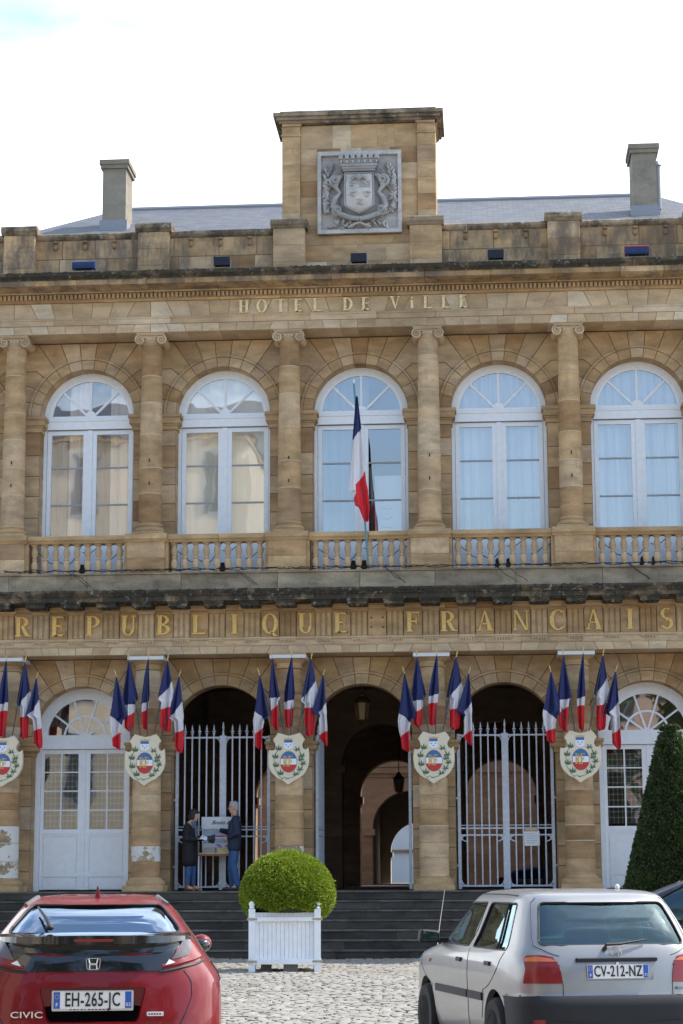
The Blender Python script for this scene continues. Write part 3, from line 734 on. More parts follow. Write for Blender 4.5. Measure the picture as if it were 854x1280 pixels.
# body of the building behind the facade: floors, side walls, passage
mb = MB()
mb.box(-10.9, 10.9, .86, 15.6, 6.2, 7.4, .5)          # floor between the storeys
mb.box(-10.9, 10.9, .86, 15.6, 13.3, 14.4, .5)
mb.box(-10.95, -10.9, .3, 15.6, 0, 15.3); mb.box(10.9, 10.95, .3, 15.6, 0, 15.3)
mb.box(-10.9, 10.9, 15.6, 15.9, 6.2, 15.3)
mb.box(-10.9, 10.9, 4.2, 4.3, 7.4, 13.3)              # back wall of the upper rooms
for X in (-4.5, 4.5): mb.box(X-.12, X+.12, 1.1, 15.6, 1.3, 6.2, .4)
for s in (-1, 1): mb.box(min(s*4.62, s*10.9), max(s*4.62, s*10.9), 4.4, 4.5, 1.3, 6.2)
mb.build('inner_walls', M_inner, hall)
def arched_screen(y0, y1, ztop, zs, hw, xr, centres, name, M, par=hall, z0=1.3, ring=True):
    mb = MB(); K = 16; cs = sorted(centres); xl, xr_ = xr
    edges = [xl]+[(cs[i]+cs[i+1])/2 for i in range(len(cs)-1)]+[xr_]
    for i, c in enumerate(cs):
        a, b = edges[i], edges[i+1]
        for s, e in ((-1, a), (1, b)):
            arc = [(c+s*hw*math.cos(PI/2*k/K), zs+hw*math.sin(PI/2*k/K)) for k in range(K+1)]
            mb.prism([(e, zs)]+arc+[(c, ztop), (e, ztop)], y0, y1, .5, 0)
            z = z0
            while z < zs-.01:
                h = min(.42, zs-z); h = zs-z if zs-z-h < .2 else h
                mb.prism([(c+s*hw, z), (e, z), (e, z+h), (c+s*hw, z+h)], y0, y1, None, 0, .008); z += h
            x0, x1 = sorted((c+s*(hw-.07), c+s*(hw+.30))); mb.box(x0, x1, y0-.07, y1+.07, zs-.22, zs-.02, .6)
    return mb.build(name, M, par)
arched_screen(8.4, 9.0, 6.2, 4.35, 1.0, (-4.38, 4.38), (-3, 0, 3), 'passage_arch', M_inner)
arched_screen(15.4, 16.1, 6.2, 3.83, 1.0, (-4.6, 4.6), (-3, 0, 3), 'passage_arch', M_court)
# courtyard building beyond
court = empty('courtyard_building', (0, 26, 0), label='brown stone rear wing seen through the open arch, with its own arch', cat='building')
mb = MB(); 
def cw(x0, x1, z0, z1, y=0):
    z = z0
    while z < z1-.01:
        h = min(.5, z1-z); x = x0
        while x < x1-.01:
            d = min(random.uniform(.7, 1.2), x1-x); d = x1-x if x1-x-d < .3 else d
            mb.prism([(x,z),(x+d,z),(x+d,z+h),(x,z+h)], y, y+.8, None, 0, .01); x += d
        z += h
cw(-9.9, -1.8, 1.3, 9); cw(1.8, 9.9, 1.3, 9); cw(-1.8, 1.8, 5.2, 9)
cw(-9.9, 9.9, 9, 12)  # unseen upper courses, raised to keep sun out of the courtyard
mb.box(-9.9, 9.9, -.06, .02, 5.0, 5.12, .7); mb.box(-9.9, 9.9, -.04, .02, 5.45, 5.52, .7)
mb.build('wall', M_court, court)
o = arched_screen(0, .8, 5.2, 3.15, 1.25, (-1.8, 1.8), (0,), 'arch', M_court, court)
mb = MB()
for s in (-1, 1): mb.box(min(s*1.5, s*2.0), max(s*1.5, s*2.0), .8, 10, 1.3, 6)
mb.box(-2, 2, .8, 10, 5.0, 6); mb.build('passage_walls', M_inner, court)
o = arched_screen(9.6, 10.0, 5.0, 2.5, 1.1, (-1.5, 1.5), (0,), 'arch', plain('pale_plaster', (.55,.50,.40), .8), court)
bk = empty('far_building', (0, 48, 0), label='pale rendered house front glimpsed at the far end of the passage', cat='house')
mb = MB(); mb.box(-9, 9, 0, 3, 0, 9); mb.build('wall', plain('pale_render', (.45,.48,.51), .8, noise=.1, nscale=1), bk)
mb = MB(); mb.box(-9, 9, -.12, 0, 2.6, 2.72); mb.build('string_course', M_inner, bk)
mb = MB(); mb.box(1.2, 2.1, -.03, 0, 1.0, 5.0); mb.build('door', M_court, bk)
cwl = empty('courtyard_side_wall', (-9.9, 21, 0), label='stone wall closing the left side of the inner courtyard', cat='wall')
mb = MB(); mb.box(-.3, 0, -5, 5, 0, 14); mb.build('wall', M_court, cwl)
cwr = empty('courtyard_side_wall', (9.9, 21, 0), label='stone wall right of the inner courtyard, raised out of view to block sun', cat='wall')
mb = MB(); mb.box(0, .3, -5, 5, 0, 19); mb.build('wall', M_court, cwr)  # height raised out of view to keep sun off the passage arch

# --- windows (upper floor)
def band(mb, c, zc, r0, r1, y0, y1, a0=0, a1=PI, K=24, tone=.5, mi=0):
    for k in range(K):
        u, v = a0+(a1-a0)*k/K, a0+(a1-a0)*(k+1)/K
        mb.prism([(c+r0*math.cos(u), zc+r0*math.sin(u)), (c+r1*math.cos(u), zc+r1*math.sin(u)), (c+r1*math.cos(v), zc+r1*math.sin(v)), (c+r0*math.cos(v), zc+r0*math.sin(v))], y0, y1, tone, mi)
def spoke(mb, c, zc, r0, r1, a, w, y0, y1):
    d = (math.cos(a), math.sin(a)); n = (-d[1]*w/2, d[0]*w/2)
    mb.prism([(c+d[0]*r0-n[0], zc+d[1]*r0-n[1]), (c+d[0]*r1-n[0], zc+d[1]*r1-n[1]), (c+d[0]*r1+n[0], zc+d[1]*r1+n[1]), (c+d[0]*r0+n[0], zc+d[1]*r0+n[1])], y0, y1, .5)
def disc(mb, c, zc, r, y, z0, K=24):
    P = [(c+r*math.cos(PI*k/K), y, zc+r*math.sin(PI*k/K)) for k in range(K+1)]
    mb.add(P, [tuple(range(K+1))], .5)
def window():
    root = bpy.data.objects.new('window', None); COL.objects.link(root); root.parent = hall
    r = 1.05
    mb = MB(); band(mb, 0, ZU, r-.15, r+.02, .80, .92); band(mb, 0, ZU, r-.19, r-.15, .83, .90)
    for a in (45, 90, 135): spoke(mb, 0, ZU, .1, r-.17, math.radians(a), .05, .84, .88)
    band(mb, 0, ZU+.07, 0.001, .12, .825, .88, K=10)
    for s in (-1, 1): x0, x1 = sorted((s*(r-.09), s*(r+.02))); mb.box(x0, x1, .80, .92, 7.9, ZU, .5)
    mb.box(-r, r, .79, .93, ZU-.02, ZU+.065, .5); mb.box(-r, r, .77, .93, 11.32, ZU-.02, .5); mb.box(-r-.02, r+.02, .745, .93, ZU-.055, ZU-.021, .5)
    mb.box(-r, r, .76, .80, 11.32, 11.36, .5)
    mb.build('frame', M_white, root)
    for s in (-1, 1):
        mb = MB(); xa, xb = .02, r-.10
        def bx(x0, x1, y0, y1, z0, z1): a, b = sorted((s*x0, s*x1)); mb.box(a, b, y0, y1, z0, z1, .5)
        bx(0.01, .15, .82, .88, 7.95, 11.30); bx(xb-.09, xb, .82, .88, 7.95, 11.30)
        bx(.15, xb-.09, .82, .88, 11.21, 11.30); bx(.15, xb-.09, .82, .88, 7.95, 8.72)
        bx(.20, xb-.14, .81, .82, 8.05, 8.62)
        lf = mb.build('casement', M_white, root)
        mb = MB()
        for z in (9.63, 10.46):
            mb = MB(); bx(.15, xb-.09, .83, .87, z-.017, z+.017)
            mb.build('glazing_bar', plain('grey_glazing_bar', (.34,.35,.36), .5) if 'grey_glazing_bar' not in bpy.data.materials else bpy.data.materials['grey_glazing_bar'], lf)
        mb = MB(); a, b = sorted((s*.15, s*(xb-.09))); mb.add([(a,.855,8.72),(b,.855,8.72),(b,.855,11.21),(a,.855,11.21)], [(0,1,2,3)]); mb.build('pane', M_glass, lf)
    mb = MB(); mb.box(-.055, .055, .795, .82, 7.95, 11.31, .5); mb.build('meeting_stile', M_white, root)
    mb = MB(); disc(mb, 0, ZU, r-.17, .865, 0); mb.build('fanlight_pane', M_glass, root)
    return root
w0 = window(); wins = [w0]; w0.location = (BAYS[0], 0, 0)
for c in BAYS[1:]: wins.append(copy_tree(w0, hall, (c, 0, 0)))
def curtain(c, x0, x1, z0, z1, y, M, wave=.03, name='curtain', par=hall):
    n = max(8, int((x1-x0)*40)); mb = MB(); vs = []; fs = []
    for i in range(n+1):
        x = x0+(x1-x0)*i/n; yy = y+wave*math.sin(x*31+c)+wave*.5*math.sin(x*53)
        vs += [(c+x, yy, z0), (c+x+.02*math.sin(x*9), yy, z1)]
    fs = [(2*i, 2*i+2, 2*i+3, 2*i+1) for i in range(n)]; mb.add(vs, fs, .5); return mb.build(name, M, par, 80)
for c in BAYS:
    if c in (6, 3, 9): curtain(c, -1.0, 1.0, 7.95, 12.7, 1.05, M_sheer)
    elif c in (-3,): curtain(c, -1.0, 1.0, 7.95, 12.7, 1.02, M_cream, .006, 'reflection_sheet')  # sheet behind the glass, painted as the reflection of a lit house
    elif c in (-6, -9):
        curtain(c, -.52, -.02, 7.95, 12.7, 1.05, M_pink); curtain(c, .42, 1.0, 7.95, 12.7, 1.05, M_pink)  # pink panels paint a house reflection, not drapery
        curtain(c, -.98, -.54, 7.95, 11.6, 1.04, M_greycurt); curtain(c, .02, .42, 7.95, 11.6, 1.04, M_greycurt)
    else: curtain(c, -1.0, .12, 7.95, 12.7, 1.3, fabric('blue_sheer', (.22,.30,.38), (.30,.38,.46)))
wb = empty('flip_chart', (.62, 1.25, 7.4), label='white flip chart sheet standing inside the central upper window', cat='flip chart')
mb = MB(); mb.box(-.36, .36, 0, .03, .6, 2.85); mb.build('sheet', M_paper, wb)
mb = MB(); rr = random.Random(4)
for k in range(7):
    z = 2.3-k*.2; mb.tube([(-.22+.05*j+rr.uniform(-.01,.01), -.006, z+rr.uniform(-.03,.03)) for j in range(6 if k < 5 else 9)], .006, 5)
mb.build('handwriting', plain('grey_ink', (.30,.33,.45), .6), wb)
mb = MB(); mb.tube([(-.3,.05,0),(-.25,.05,2.8)], .02); mb.tube([(.3,.05,0),(.25,.05,2.8)], .02); mb.build('easel', M_black, wb)
# --- doors (ground floor)
def door():
    root = bpy.data.objects.new('door', None); COL.objects.link(root); root.parent = hall
    r = 1.06; mb = MB(); y0, y1 = .82, .94
    band(mb, 0, ZL, r-.20, r+.02, y0, y1); band(mb, 0, ZL, r-.24, r-.20, y0+.03, y1)
    band(mb, 0, ZL, .43, .475, .86, .90, K=20)
    for k in range(1, 5): spoke(mb, 0, ZL, .05, r-.2, PI*k/5, .04, .865, .905)
    band(mb, 0, ZL+.02, .001, .08, .85, .90, K=8)
    mb.box(-r, r, y0-.01, y1, 4.33, ZL+.05, .5); mb.box(-r-.01, r+.01, y0-.04, y1, 4.30, 4.35, .5)
    for s in (-1, 1): x0, x1 = sorted((s*(r-.12), s*(r+.02))); mb.box(x0, x1, y0, y1, 1.3, 4.33, .5)
    mb.build('frame', M_white, root)
    for s in (-1, 1):
        mb = MB()
        def bx(x0, x1, ya, yb, z0, z1, T=.5): a, b = sorted((s*x0, s*x1)); mb.box(a, b, ya, yb, z0, z1, T)
        X1 = r-.125
        bx(.015, .13, .85, .90, 1.33, 4.29); bx(X1-.07, X1, .85, .90, 1.33, 4.29)
        bx(.13, X1-.07, .85, .90, 4.20, 4.29); bx(.13, X1-.07, .85, .90, 2.45, 2.60); bx(.13, X1-.07, .87, .90, 1.33, 2.45)
        bx(.02, X1, .835, .85, 2.50, 2.54)
        bx(.0175, X1, .84, .87, 1.60, 1.68); bx(.145, X1-.085, .853, .87, 1.70, 2.43); bx(.145, X1-.085, .853, .87, 1.35, 1.58)
        lf = mb.build('door_leaf', M_white, root)
        mb = MB(); xm = (.13+X1-.07)/2; bx(xm-.015, xm+.015, .86, .89, 2.60, 4.20)
        for z in (3.0, 3.41, 3.81): bx(.13, X1-.07, .862, .888, z-.013, z+.013)
        mb.build('glazing_bar', M_white, lf)
        mb = MB(); a, b = sorted((s*.13, s*(X1-.07))); mb.add([(a,.88,2.6),(b,.88,2.6),(b,.88,4.2),(a,.88,4.2)], [(0,1,2,3)]); mb.build('pane', M_doorglass, lf)
        mb = MB(); a, b = sorted((s*.17, s*(X1-.10))); mb.add([(a,.96,2.66),(b,.96,2.66),(b,.96,4.12),(a,.96,4.12)], [(0,1,2,3)]); mb.build('lace_curtain', M_lace, lf)
    mb = MB(); mb.box(-.03, .03, .83, .85, 1.33, 4.29, .5); mb.build('meeting_stile', M_white, root)
    mb = MB(); disc(mb, 0, ZL, r-.22, .885, 0); mb.build('fanlight_pane', M_glass, root)
    return root
d0 = door(); d0.location = (-9, 0, 0)
for c in (-6, 6, 9): copy_tree(d0, hall, (c, 0, 0))
for c in (-9, -6, 6, 9):
    mb = MB(); mb.box(c-1.3, c+1.3, 1.6, 1.62, 1.3, 6.1); mb.build('hall_partition', M_inner, hall)

# --- gilded letters, built stroke by stroke
def ring(cx, cy, rx, ry, a0, a1, th, tn, K=14):
    out = []
    for k in range(K):
        u, v = math.radians(a0+(a1-a0)*k/K), math.radians(a0+(a1-a0)*(k+1)/K)
        o = lambda a: (cx+rx*math.cos(a), cy+ry*math.sin(a)); i = lambda a: (cx+(rx-th)*math.cos(a), cy+(ry-tn)*math.sin(a))
        out.append([o(u), o(v), i(v), i(u)])
    return out
def rect(x0, x1, y0, y1): return [[(x0,y0),(x1,y0),(x1,y1),(x0,y1)]]
def stem(x, s=.07): return rect(x, x+.2, .05, .95)+rect(x-s, x+.2+s, 0, .06)+rect(x-s, x+.2+s, .94, 1)
def letter(ch):
    t = .2; n = .07; S = []
    if ch == 'I': return stem(.1), .4
    if ch == 'H': return stem(.07)+stem(.53)+rect(.26,.54,.47,.54), .8
    if ch == 'E': return stem(.07)+rect(.2,.66,.92,1)+rect(.2,.68,0,.09)+rect(.26,.52,.47,.56)+[[(.60,1),(.66,1),(.66,.76)]]+[[(.62,0),(.68,0),(.70,.27)]]+[[(.48,.38),(.54,.36),(.54,.67),(.48,.65)]], .74
    if ch == 'F': return stem(.07)+rect(.2,.66,.92,1)+rect(.26,.52,.47,.56)+[[(.60,1),(.66,1),(.66,.74)]]+[[(.48,.38),(.54,.36),(.54,.67),(.48,.65)]], .70
    if ch == 'L': return stem(.07)+rect(.2,.68,0,.09)+[[(.61,0),(.68,0),(.70,.30)]], .72
    if ch == 'T': return rect(.27,.47,.05,.95)+rect(.2,.54,0,.06)+rect(.03,.71,.93,1)+[[(.03,1),(.10,1),(.03,.72)]]+[[(.64,1),(.71,1),(.71,.72)]], .74
    if ch == 'P': return stem(.07)+ring(.30,.71,.40,.29,-90,90,t*.95,n), .74
    if ch == 'R': return stem(.07)+ring(.30,.73,.38,.27,-90,90,t*.95,n)+[[(.30,.48),(.47,.50),(.76,.0),(.55,.0)]]+rect(.52,.84,0,.06), .84
    if ch == 'B': return stem(.07)+ring(.28,.75,.36,.25,-90,90,t*.9,n)+ring(.28,.26,.42,.26,-90,90,t,n), .74
    if ch == 'D': return stem(.07)+ring(.26,.5,.50,.5,-90,90,t,n), .80
    if ch == 'O': return ring(.42,.5,.40,.52,0,360,t,n,28), .84
    if ch == 'Q': return ring(.42,.5,.40,.52,0,360,t,n,28)+[[(.40,.10),(.50,.16),(.80,-.14),(.62,-.14)]], .84
    if ch == 'C': return ring(.44,.5,.42,.52,48,312,t,n,22)+[[(.69,.94),(.75,.98),(.77,.62),(.72,.64)]]+[[(.67,.10),(.72,.06),(.76,.26),(.74,.30)]], .80
    if ch == 'U': return rect(.07,.27,.3,.95)+rect(0,.34,.94,1)+rect(.59,.67,.3,.95)+rect(.52,.74,.94,1)+ring(.37,.33,.30,.35,180,360,.14,n,16), .76
    if ch == 'N': return rect(.08,.15,.05,.95)+rect(.01,.22,0,.06)+rect(.66,.73,0,.95)+rect(.58,.81,.94,1)+[[(.0,1),(.22,1),(.73,0),(.60,0),(.10,.95)]], .82
    if ch == 'A': return [[(.38,1),(.46,1),(.78,.04),(.56,.04)]]+[[(.38,1),(.42,.90),(.17,.04),(.10,.04)]]+rect(.50,.84,0,.06)+rect(.02,.26,0,.06)+rect(.20,.60,.32,.38), .84
    if ch == 'V': return [[(.06,.96),(.28,.96),(.47,.16),(.40,0)]]+[[(.70,.96),(.63,.96),(.40,.12),(.42,0)]]+rect(0,.34,.94,1)+rect(.55,.78,.94,1), .78
    if ch == 'S':
        return ring(.36,.745,.30,.275,45,270,.17,n,16)+ring(.36,.26,.31,.29,-150,90,.17,n,16)+[[(.30,.55),(.30,.40),(.46,.36),(.50,.50)]]+[[(.57,.98),(.61,.98),(.61,.68)]]+[[(.06,.02),(.10,.02),(.06,.34)]], .70
    if ch == 'i': return rect(.10,.28,.04,.66)+rect(.04,.34,0,.05)+rect(.04,.2,.62,.67)+ring(.19,.86,.09,.09,0,360,.088,.088,12), .4
def gild(ch, X, z, h, y, name='gilded_letter', par=None, ext=.05, mt=None, wsc=1.0):
    P, wd = letter(ch); mb = MB()
    for k, q in enumerate(P):
        off = .0012*(k % 3)+(.0007 if k > 12 else 0)
        mb.prism([(X+(x-wd/2)*h*wsc, z+yy*h) for x, yy in q], y-ext-off, y, .5)
    return mb.build(name, mt or M_gold, par or hall)
for k, ch in enumerate('REPUBLIQUE FRANCAIS'):
    if ch != ' ': gild(ch, -7.125+.75*k, 6.605, .42, -.30)
for ch, X in zip('HOTELDEViLLE', (-2.46,-2.07,-1.66,-1.27,-.86,-.20,.19,.81,1.18,1.52,1.91,2.29)):
    gild(ch, X, 13.585, .285, -.30, ext=.04, mt=M_oldgold)
mb = MB()
for x in (-.12, .12):
    for z in (6.70, 6.90): mb.lathe([(.015,z),(.015,z+.03)], .375+x, -.31, 8)
mb.build('fixing_hole', M_black, hall)
# ---------------------------------------------------------------- flags and shields
M_pole = plain('blue_grey_pole', (.07,.09,.13), .45); M_brass = plain('brass', (.55,.42,.2), .35, metal=.7)
M_shield = plain('cream_enamel', (.68,.60,.44), .5, noise=.05); M_blue = plain('signal_blue', (.035,.14,.36), .5); M_red = plain('signal_red', (.50,.03,.03), .5)
M_wh = plain('enamel_white', (.75,.76,.80), .5); M_leaf = plain('leaf_green_paint', (.07,.13,.075), .6); M_goldpaint = plain('gold_paint', (.62,.40,.07), .4, metal=.3)
M_brownp = plain('brown_paint', (.25,.10,.06), .6)
FT = {
 'A': ([(222,206,210),(300,193,228),(400,178,250),(458,168,268),(482,163,238),(540,168,226),(570,176,225),(640,182,225),(654,208,224)], (425,485,560,532), -17),
 'B': ([(125,282,286),(250,265,305),(352,256,324),(378,260,310),(430,262,306),(520,262,302),(546,286,300)], (372,366,445,415), -8),
 'C': ([(120,396,402),(230,374,402),(330,360,404),(380,357,399),(450,356,394),(530,361,389),(542,372,386)], (366,350,412,398), 0),
 'D': ([(130,511,516),(220,489,527),(320,470,540),(368,462,536),(384,480,531),(450,476,524),(545,474,521),(564,490,516)], (372,266,432,420), 8),
 'E': ([(225,582,587),(300,562,593),(400,535,598),(452,516,601),(476,556,601),(540,560,604),(620,560,606),(658,590,604)], (474,372,562,538), 17)}
FW = {'A': 'outer left', 'B': 'inner left', 'C': 'middle', 'D': 'inner right', 'E': 'outer right'}
def flag(X, key, where, k):
    rows, (wl, wr, rl, rr_), bdx = FT[key]; rn = random.Random(k*31+ord(key))
    fx = lambda x: (x-384)/286+.07; fz = lambda y: 5.68-(y-225)/286
    tip = Vector((fx(sum(rows[0][1:])/2), -.72, fz(rows[0][0]))); base = Vector((bdx/60+.07, -.43, 4.42))
    root = empty('flag', (X+base.x, base.y, base.z), label=f'{FW[key]} of the five tricolour flags on the {where}', cat='flag', group='tricolour flags fanned out above the shields')
    tip -= base; mb = MB(); d = tip.normalized()
    mb.tube([(0,0,0), tuple(tip)], .013, 7); mb.build('pole', M_pole, root, 60)
    mb = MB(); e = tip+d*.04; mb.tube([tuple(tip), tuple(tip+d*.03), tuple(tip+d*.05), tuple(tip+d*.09), tuple(tip+d*.17)], [.010,.014,.008,.018,.002], 7); mb.build('finial', M_brass, root, 60)
    n, m_ = 110, 22; me_v = []; vv = []
    ys = np.array([r[0] for r in rows], float); xl = np.interp(np.linspace(ys[0], ys[-1], n), ys, [r[1] for r in rows]); xr = np.interp(np.linspace(ys[0], ys[-1], n), ys, [r[2] for r in rows])
    yy = np.linspace(ys[0], ys[-1], n); sw = rn.uniform(-12, 12); jit = rn.uniform(-30, 24); ln = rn.uniform(.93, 1.06); ph = rn.uniform(0, 6)
    wd = rn.uniform(1.05, 1.42) if key in 'BCD' else rn.uniform(.98, 1.2)
    for i in range(n):
        q = (yy[i]-ys[0])/(ys[-1]-ys[0])
        for j in range(m_):
            s = j/(m_-1); xm = (xl[i]+xr[i])/2; x = xm+(xl[i]+(xr[i]-xl[i])*s-xm)*wd+sw*q*q
            Yz = ys[0]+(yy[i]-ys[0])*ln+ (14*(s-.5)*math.sin(ph) if q > .9 else 0)
            p = Vector((fx(x), 0, fz(Yz)))-base
            zt = min(1, max(0, p.z/tip.z)); dep = tip.y*zt
            if xr[i]-xl[i] > 0: dep += (.055*math.sin(s*9+ph+q*2)+.03*math.sin(s*17+ph*2))*min(1, q*2.2)-.02
            me_v.append((p.x, dep, p.z))
            w_ = wl+(wr-wl)*s+jit; r_ = rl+(rr_-rl)*s+jit+4*math.sin(s*5+ph)
            vv.append(.33*(Yz-100)/(w_-100) if Yz < w_ else .35+.3*(Yz-w_)/(r_-w_) if Yz < r_ else .7)
    fs = [(i*m_+j, i*m_+j+1, (i+1)*m_+j+1, (i+1)*m_+j) for i in range(n-1) for j in range(m_-1)]
    me = bpy.data.meshes.new('cloth'); me.from_pydata(me_v, [], fs); me.materials.append(M_flag)
    a = me.attributes.new('band', 'FLOAT', 'POINT'); a.data.foreach_set('value', vv); me.polygons.foreach_set('use_smooth', [True]*len(fs))
    link('cloth', me, root)
def shield(X, where):
    root = empty('shield_sign', (X+.03, -.42, 3.98), label=f'cream RF shield on the {where}', cat='shield', group='cream heraldic shields on the columns')
    out = [(230,150),(300,172),(400,200),(500,180),(580,150),(625,195),(670,265),(636,305),(620,360),(636,408),(680,428),(725,395),(735,500),(735,640),(715,720),(660,820),(580,890),(480,940),(440,970),(390,1000),(350,970),(300,930),(200,880),(120,800),(80,720),(65,600),(68,500),(78,430),(130,442),(172,425),(185,380),(175,320),(140,270),(180,210)]
    P = lambda x, y: ((x-400)/792, .54-(y-150)/792)
    mb = MB(); mb.prism([P(*p) for p in out], -.04, .06, .5, 0, .008); mb.build('board', M_shield, root)
    mb = MB(); cx, cy, rx, ry = 400, 625, 132, 166
    def ell(y0, y1, rxx, ryy, K=16):
        pts = []
        a0 = math.asin(max(-1, min(1, (y0-cy)/ryy))); a1 = math.asin(max(-1, min(1, (y1-cy)/ryy)))
        for k in range(K+1): a = a0+(a1-a0)*k/K; pts.append(P(cx+rxx*math.cos(a), cy+ryy*math.sin(a)))
        for k in range(K+1): a = a1+(a0-a1)*k/K; pts.append(P(cx-rxx*math.cos(a), cy+ryy*math.sin(a)))
        return pts
    mb.prism(ell(cy-ry-8, cy+ry+8, rx+8, ry+8), -.046, -.038, .5, 3)
    mb.prism(ell(cy-ry, 575, rx, ry), -.050, -.040, .5, 0); mb.prism(ell(575, 670, rx, ry), -.050, -.040, .5, 1); mb.prism(ell(670, cy+ry, rx, ry), -.050, -.040, .5, 2)
    mb.build('oval', [M_blue, M_wh, M_red, M_brownp], root)
    for ch, x in (('R', 355), ('F', 432)):
        p = P(x, 700); gild(ch, p[0], p[1], .215, -.051, 'initial', root, .006, M_goldpaint, .62)
    mb = MB(); mb.prism([P(*p) for p in ((322,262),(468,262),(468,390),(440,415),(395,425),(350,415),(322,390))], -.048, -.04, .5, 0)
    mb.prism([P(*p) for p in ((326,266),(464,266),(464,312),(326,312))], -.052, -.04, .5, 1)
    for x, y in ((362,348),(430,348),(396,380)): mb.prism([P(x+12*math.cos(a), y+9*math.sin(a)) for a in np.linspace(0, 5.3, 7)], -.052, -.04, .5, 1)
    mb.prism([P(*p) for p in ((330,262),(322,236),(345,252),(358,234),(372,250),(398,226),(424,250),(440,234),(452,252),(474,236),(466,262))], -.052, -.04, .5, 2)
    mb.build('town_arms', [M_wh, M_blue, M_goldpaint], root)
    mb = MB()
    def leaf(x, y, l, w_, a):
        ca, sa = math.cos(math.radians(a)), -math.sin(math.radians(a))
        pts = [(0,0),(l*.35,w_),(l*.7,w_*.7),(l,0),(l*.7,-w_*.7),(l*.35,-w_)]
        mb.prism([P(x+u*ca-v*sa, y+u*sa+v*ca) for u, v in pts], -.0455-random.random()*.001, -.04, .5)
    for x, y in ((235,440),(180,570),(190,710),(265,840)):
        for a, l in ((60,90),(95,100),(130,85),(150,70),(35,75)): leaf(x, y, l, 13, a-8)
    for x, y in ((545,440),(620,540),(640,670),(590,760),(520,840),(600,600)):
        for a, l in ((15,60),(60,75),(120,80),(165,62),(200,40)): leaf(x, y, l, 11, a)
    for pl in ([(300,900),(240,850),(170,720),(160,560),(230,420)], [(350,905),(480,870),(580,800),(640,680),(640,560),(560,420)], [(280,910),(330,870),(400,905),(350,900)]):
        pts = [(P(*p)[0], -.042, P(*p)[1]) for p in pl]; mb.tube(pts, .005, 5)
    mb.build('laurel_branches', M_leaf, root)
WH = {-7.5: 'first column from the left', -4.5: 'column right of the left door', -1.5: 'column left of the open archway', 1.5: 'column right of the open archway', 4.5: 'column left of the right door'}
for i, X in enumerate((-7.5, -4.5, -1.5, 1.5, 4.5)):
    shield(X, WH[X])
    for k in 'ABCDE': flag(X, k, WH[X], i)
# long flag on the balcony
fl = empty('balcony_flag', (.12, -.52, 7.9), label='long tricolour hanging from a slanted pole before the central window', cat='flag')
mb = MB(); T = Vector((-.15, -.62, 3.85)); mb.tube([(0.1,0,0), tuple(T)], .022, 8); mb.build('pole', plain('teal_pole', (.09,.22,.27), .4), fl, 60)
mb = MB(); mb.ell(tuple(T+Vector((0,-.02,.05))), (.03,.03,.05), 8); mb.build('finial', M_paintcap, fl, 60)
rows = [(495,445,447),(540,441,451),(560,439,452),(600,436.5,455),(610,436,457),(612,440,457),(628,442,458),(630,446,458.5),(648,452,457)]
ys = [r[0] for r in rows]; n, m_ = 170, 26; yy = np.linspace(495, 648, n); vs = []; vv = []
for i in range(n):
    l = np.interp(yy[i], ys, [r[1] for r in rows]); r = np.interp(yy[i], ys, [r[2] for r in rows]); q = i/(n-1)
    for j in range(m_):
        s = j/(m_-1); x = l+(r-l)*s; zz = 11.47-(yy[i]-495)/59.-7.9
        vs.append(((x-447)/59*1.12+.05-.12, -.60*zz/3.85-.10+.05*math.sin(s*8+q*3)*min(1,q*3)+.02*math.sin(s*19), zz))
        w_ = 548-14*s; r_ = 612-26*s+6*(s < .35)
        vv.append(.2 if yy[i] < w_ else .5 if yy[i] < r_ else .7)
me = bpy.data.meshes.new('cloth'); fs = [(i*m_+j, i*m_+j+1, (i+1)*m_+j+1, (i+1)*m_+j) for i in range(n-1) for j in range(m_-1)]
me.from_pydata(vs, [], fs); me.materials.append(M_flag); a = me.attributes.new('band', 'FLOAT', 'POINT'); a.data.foreach_set('value', vv)
me.polygons.foreach_set('use_smooth', [True]*len(fs)); link('cloth', me, fl)

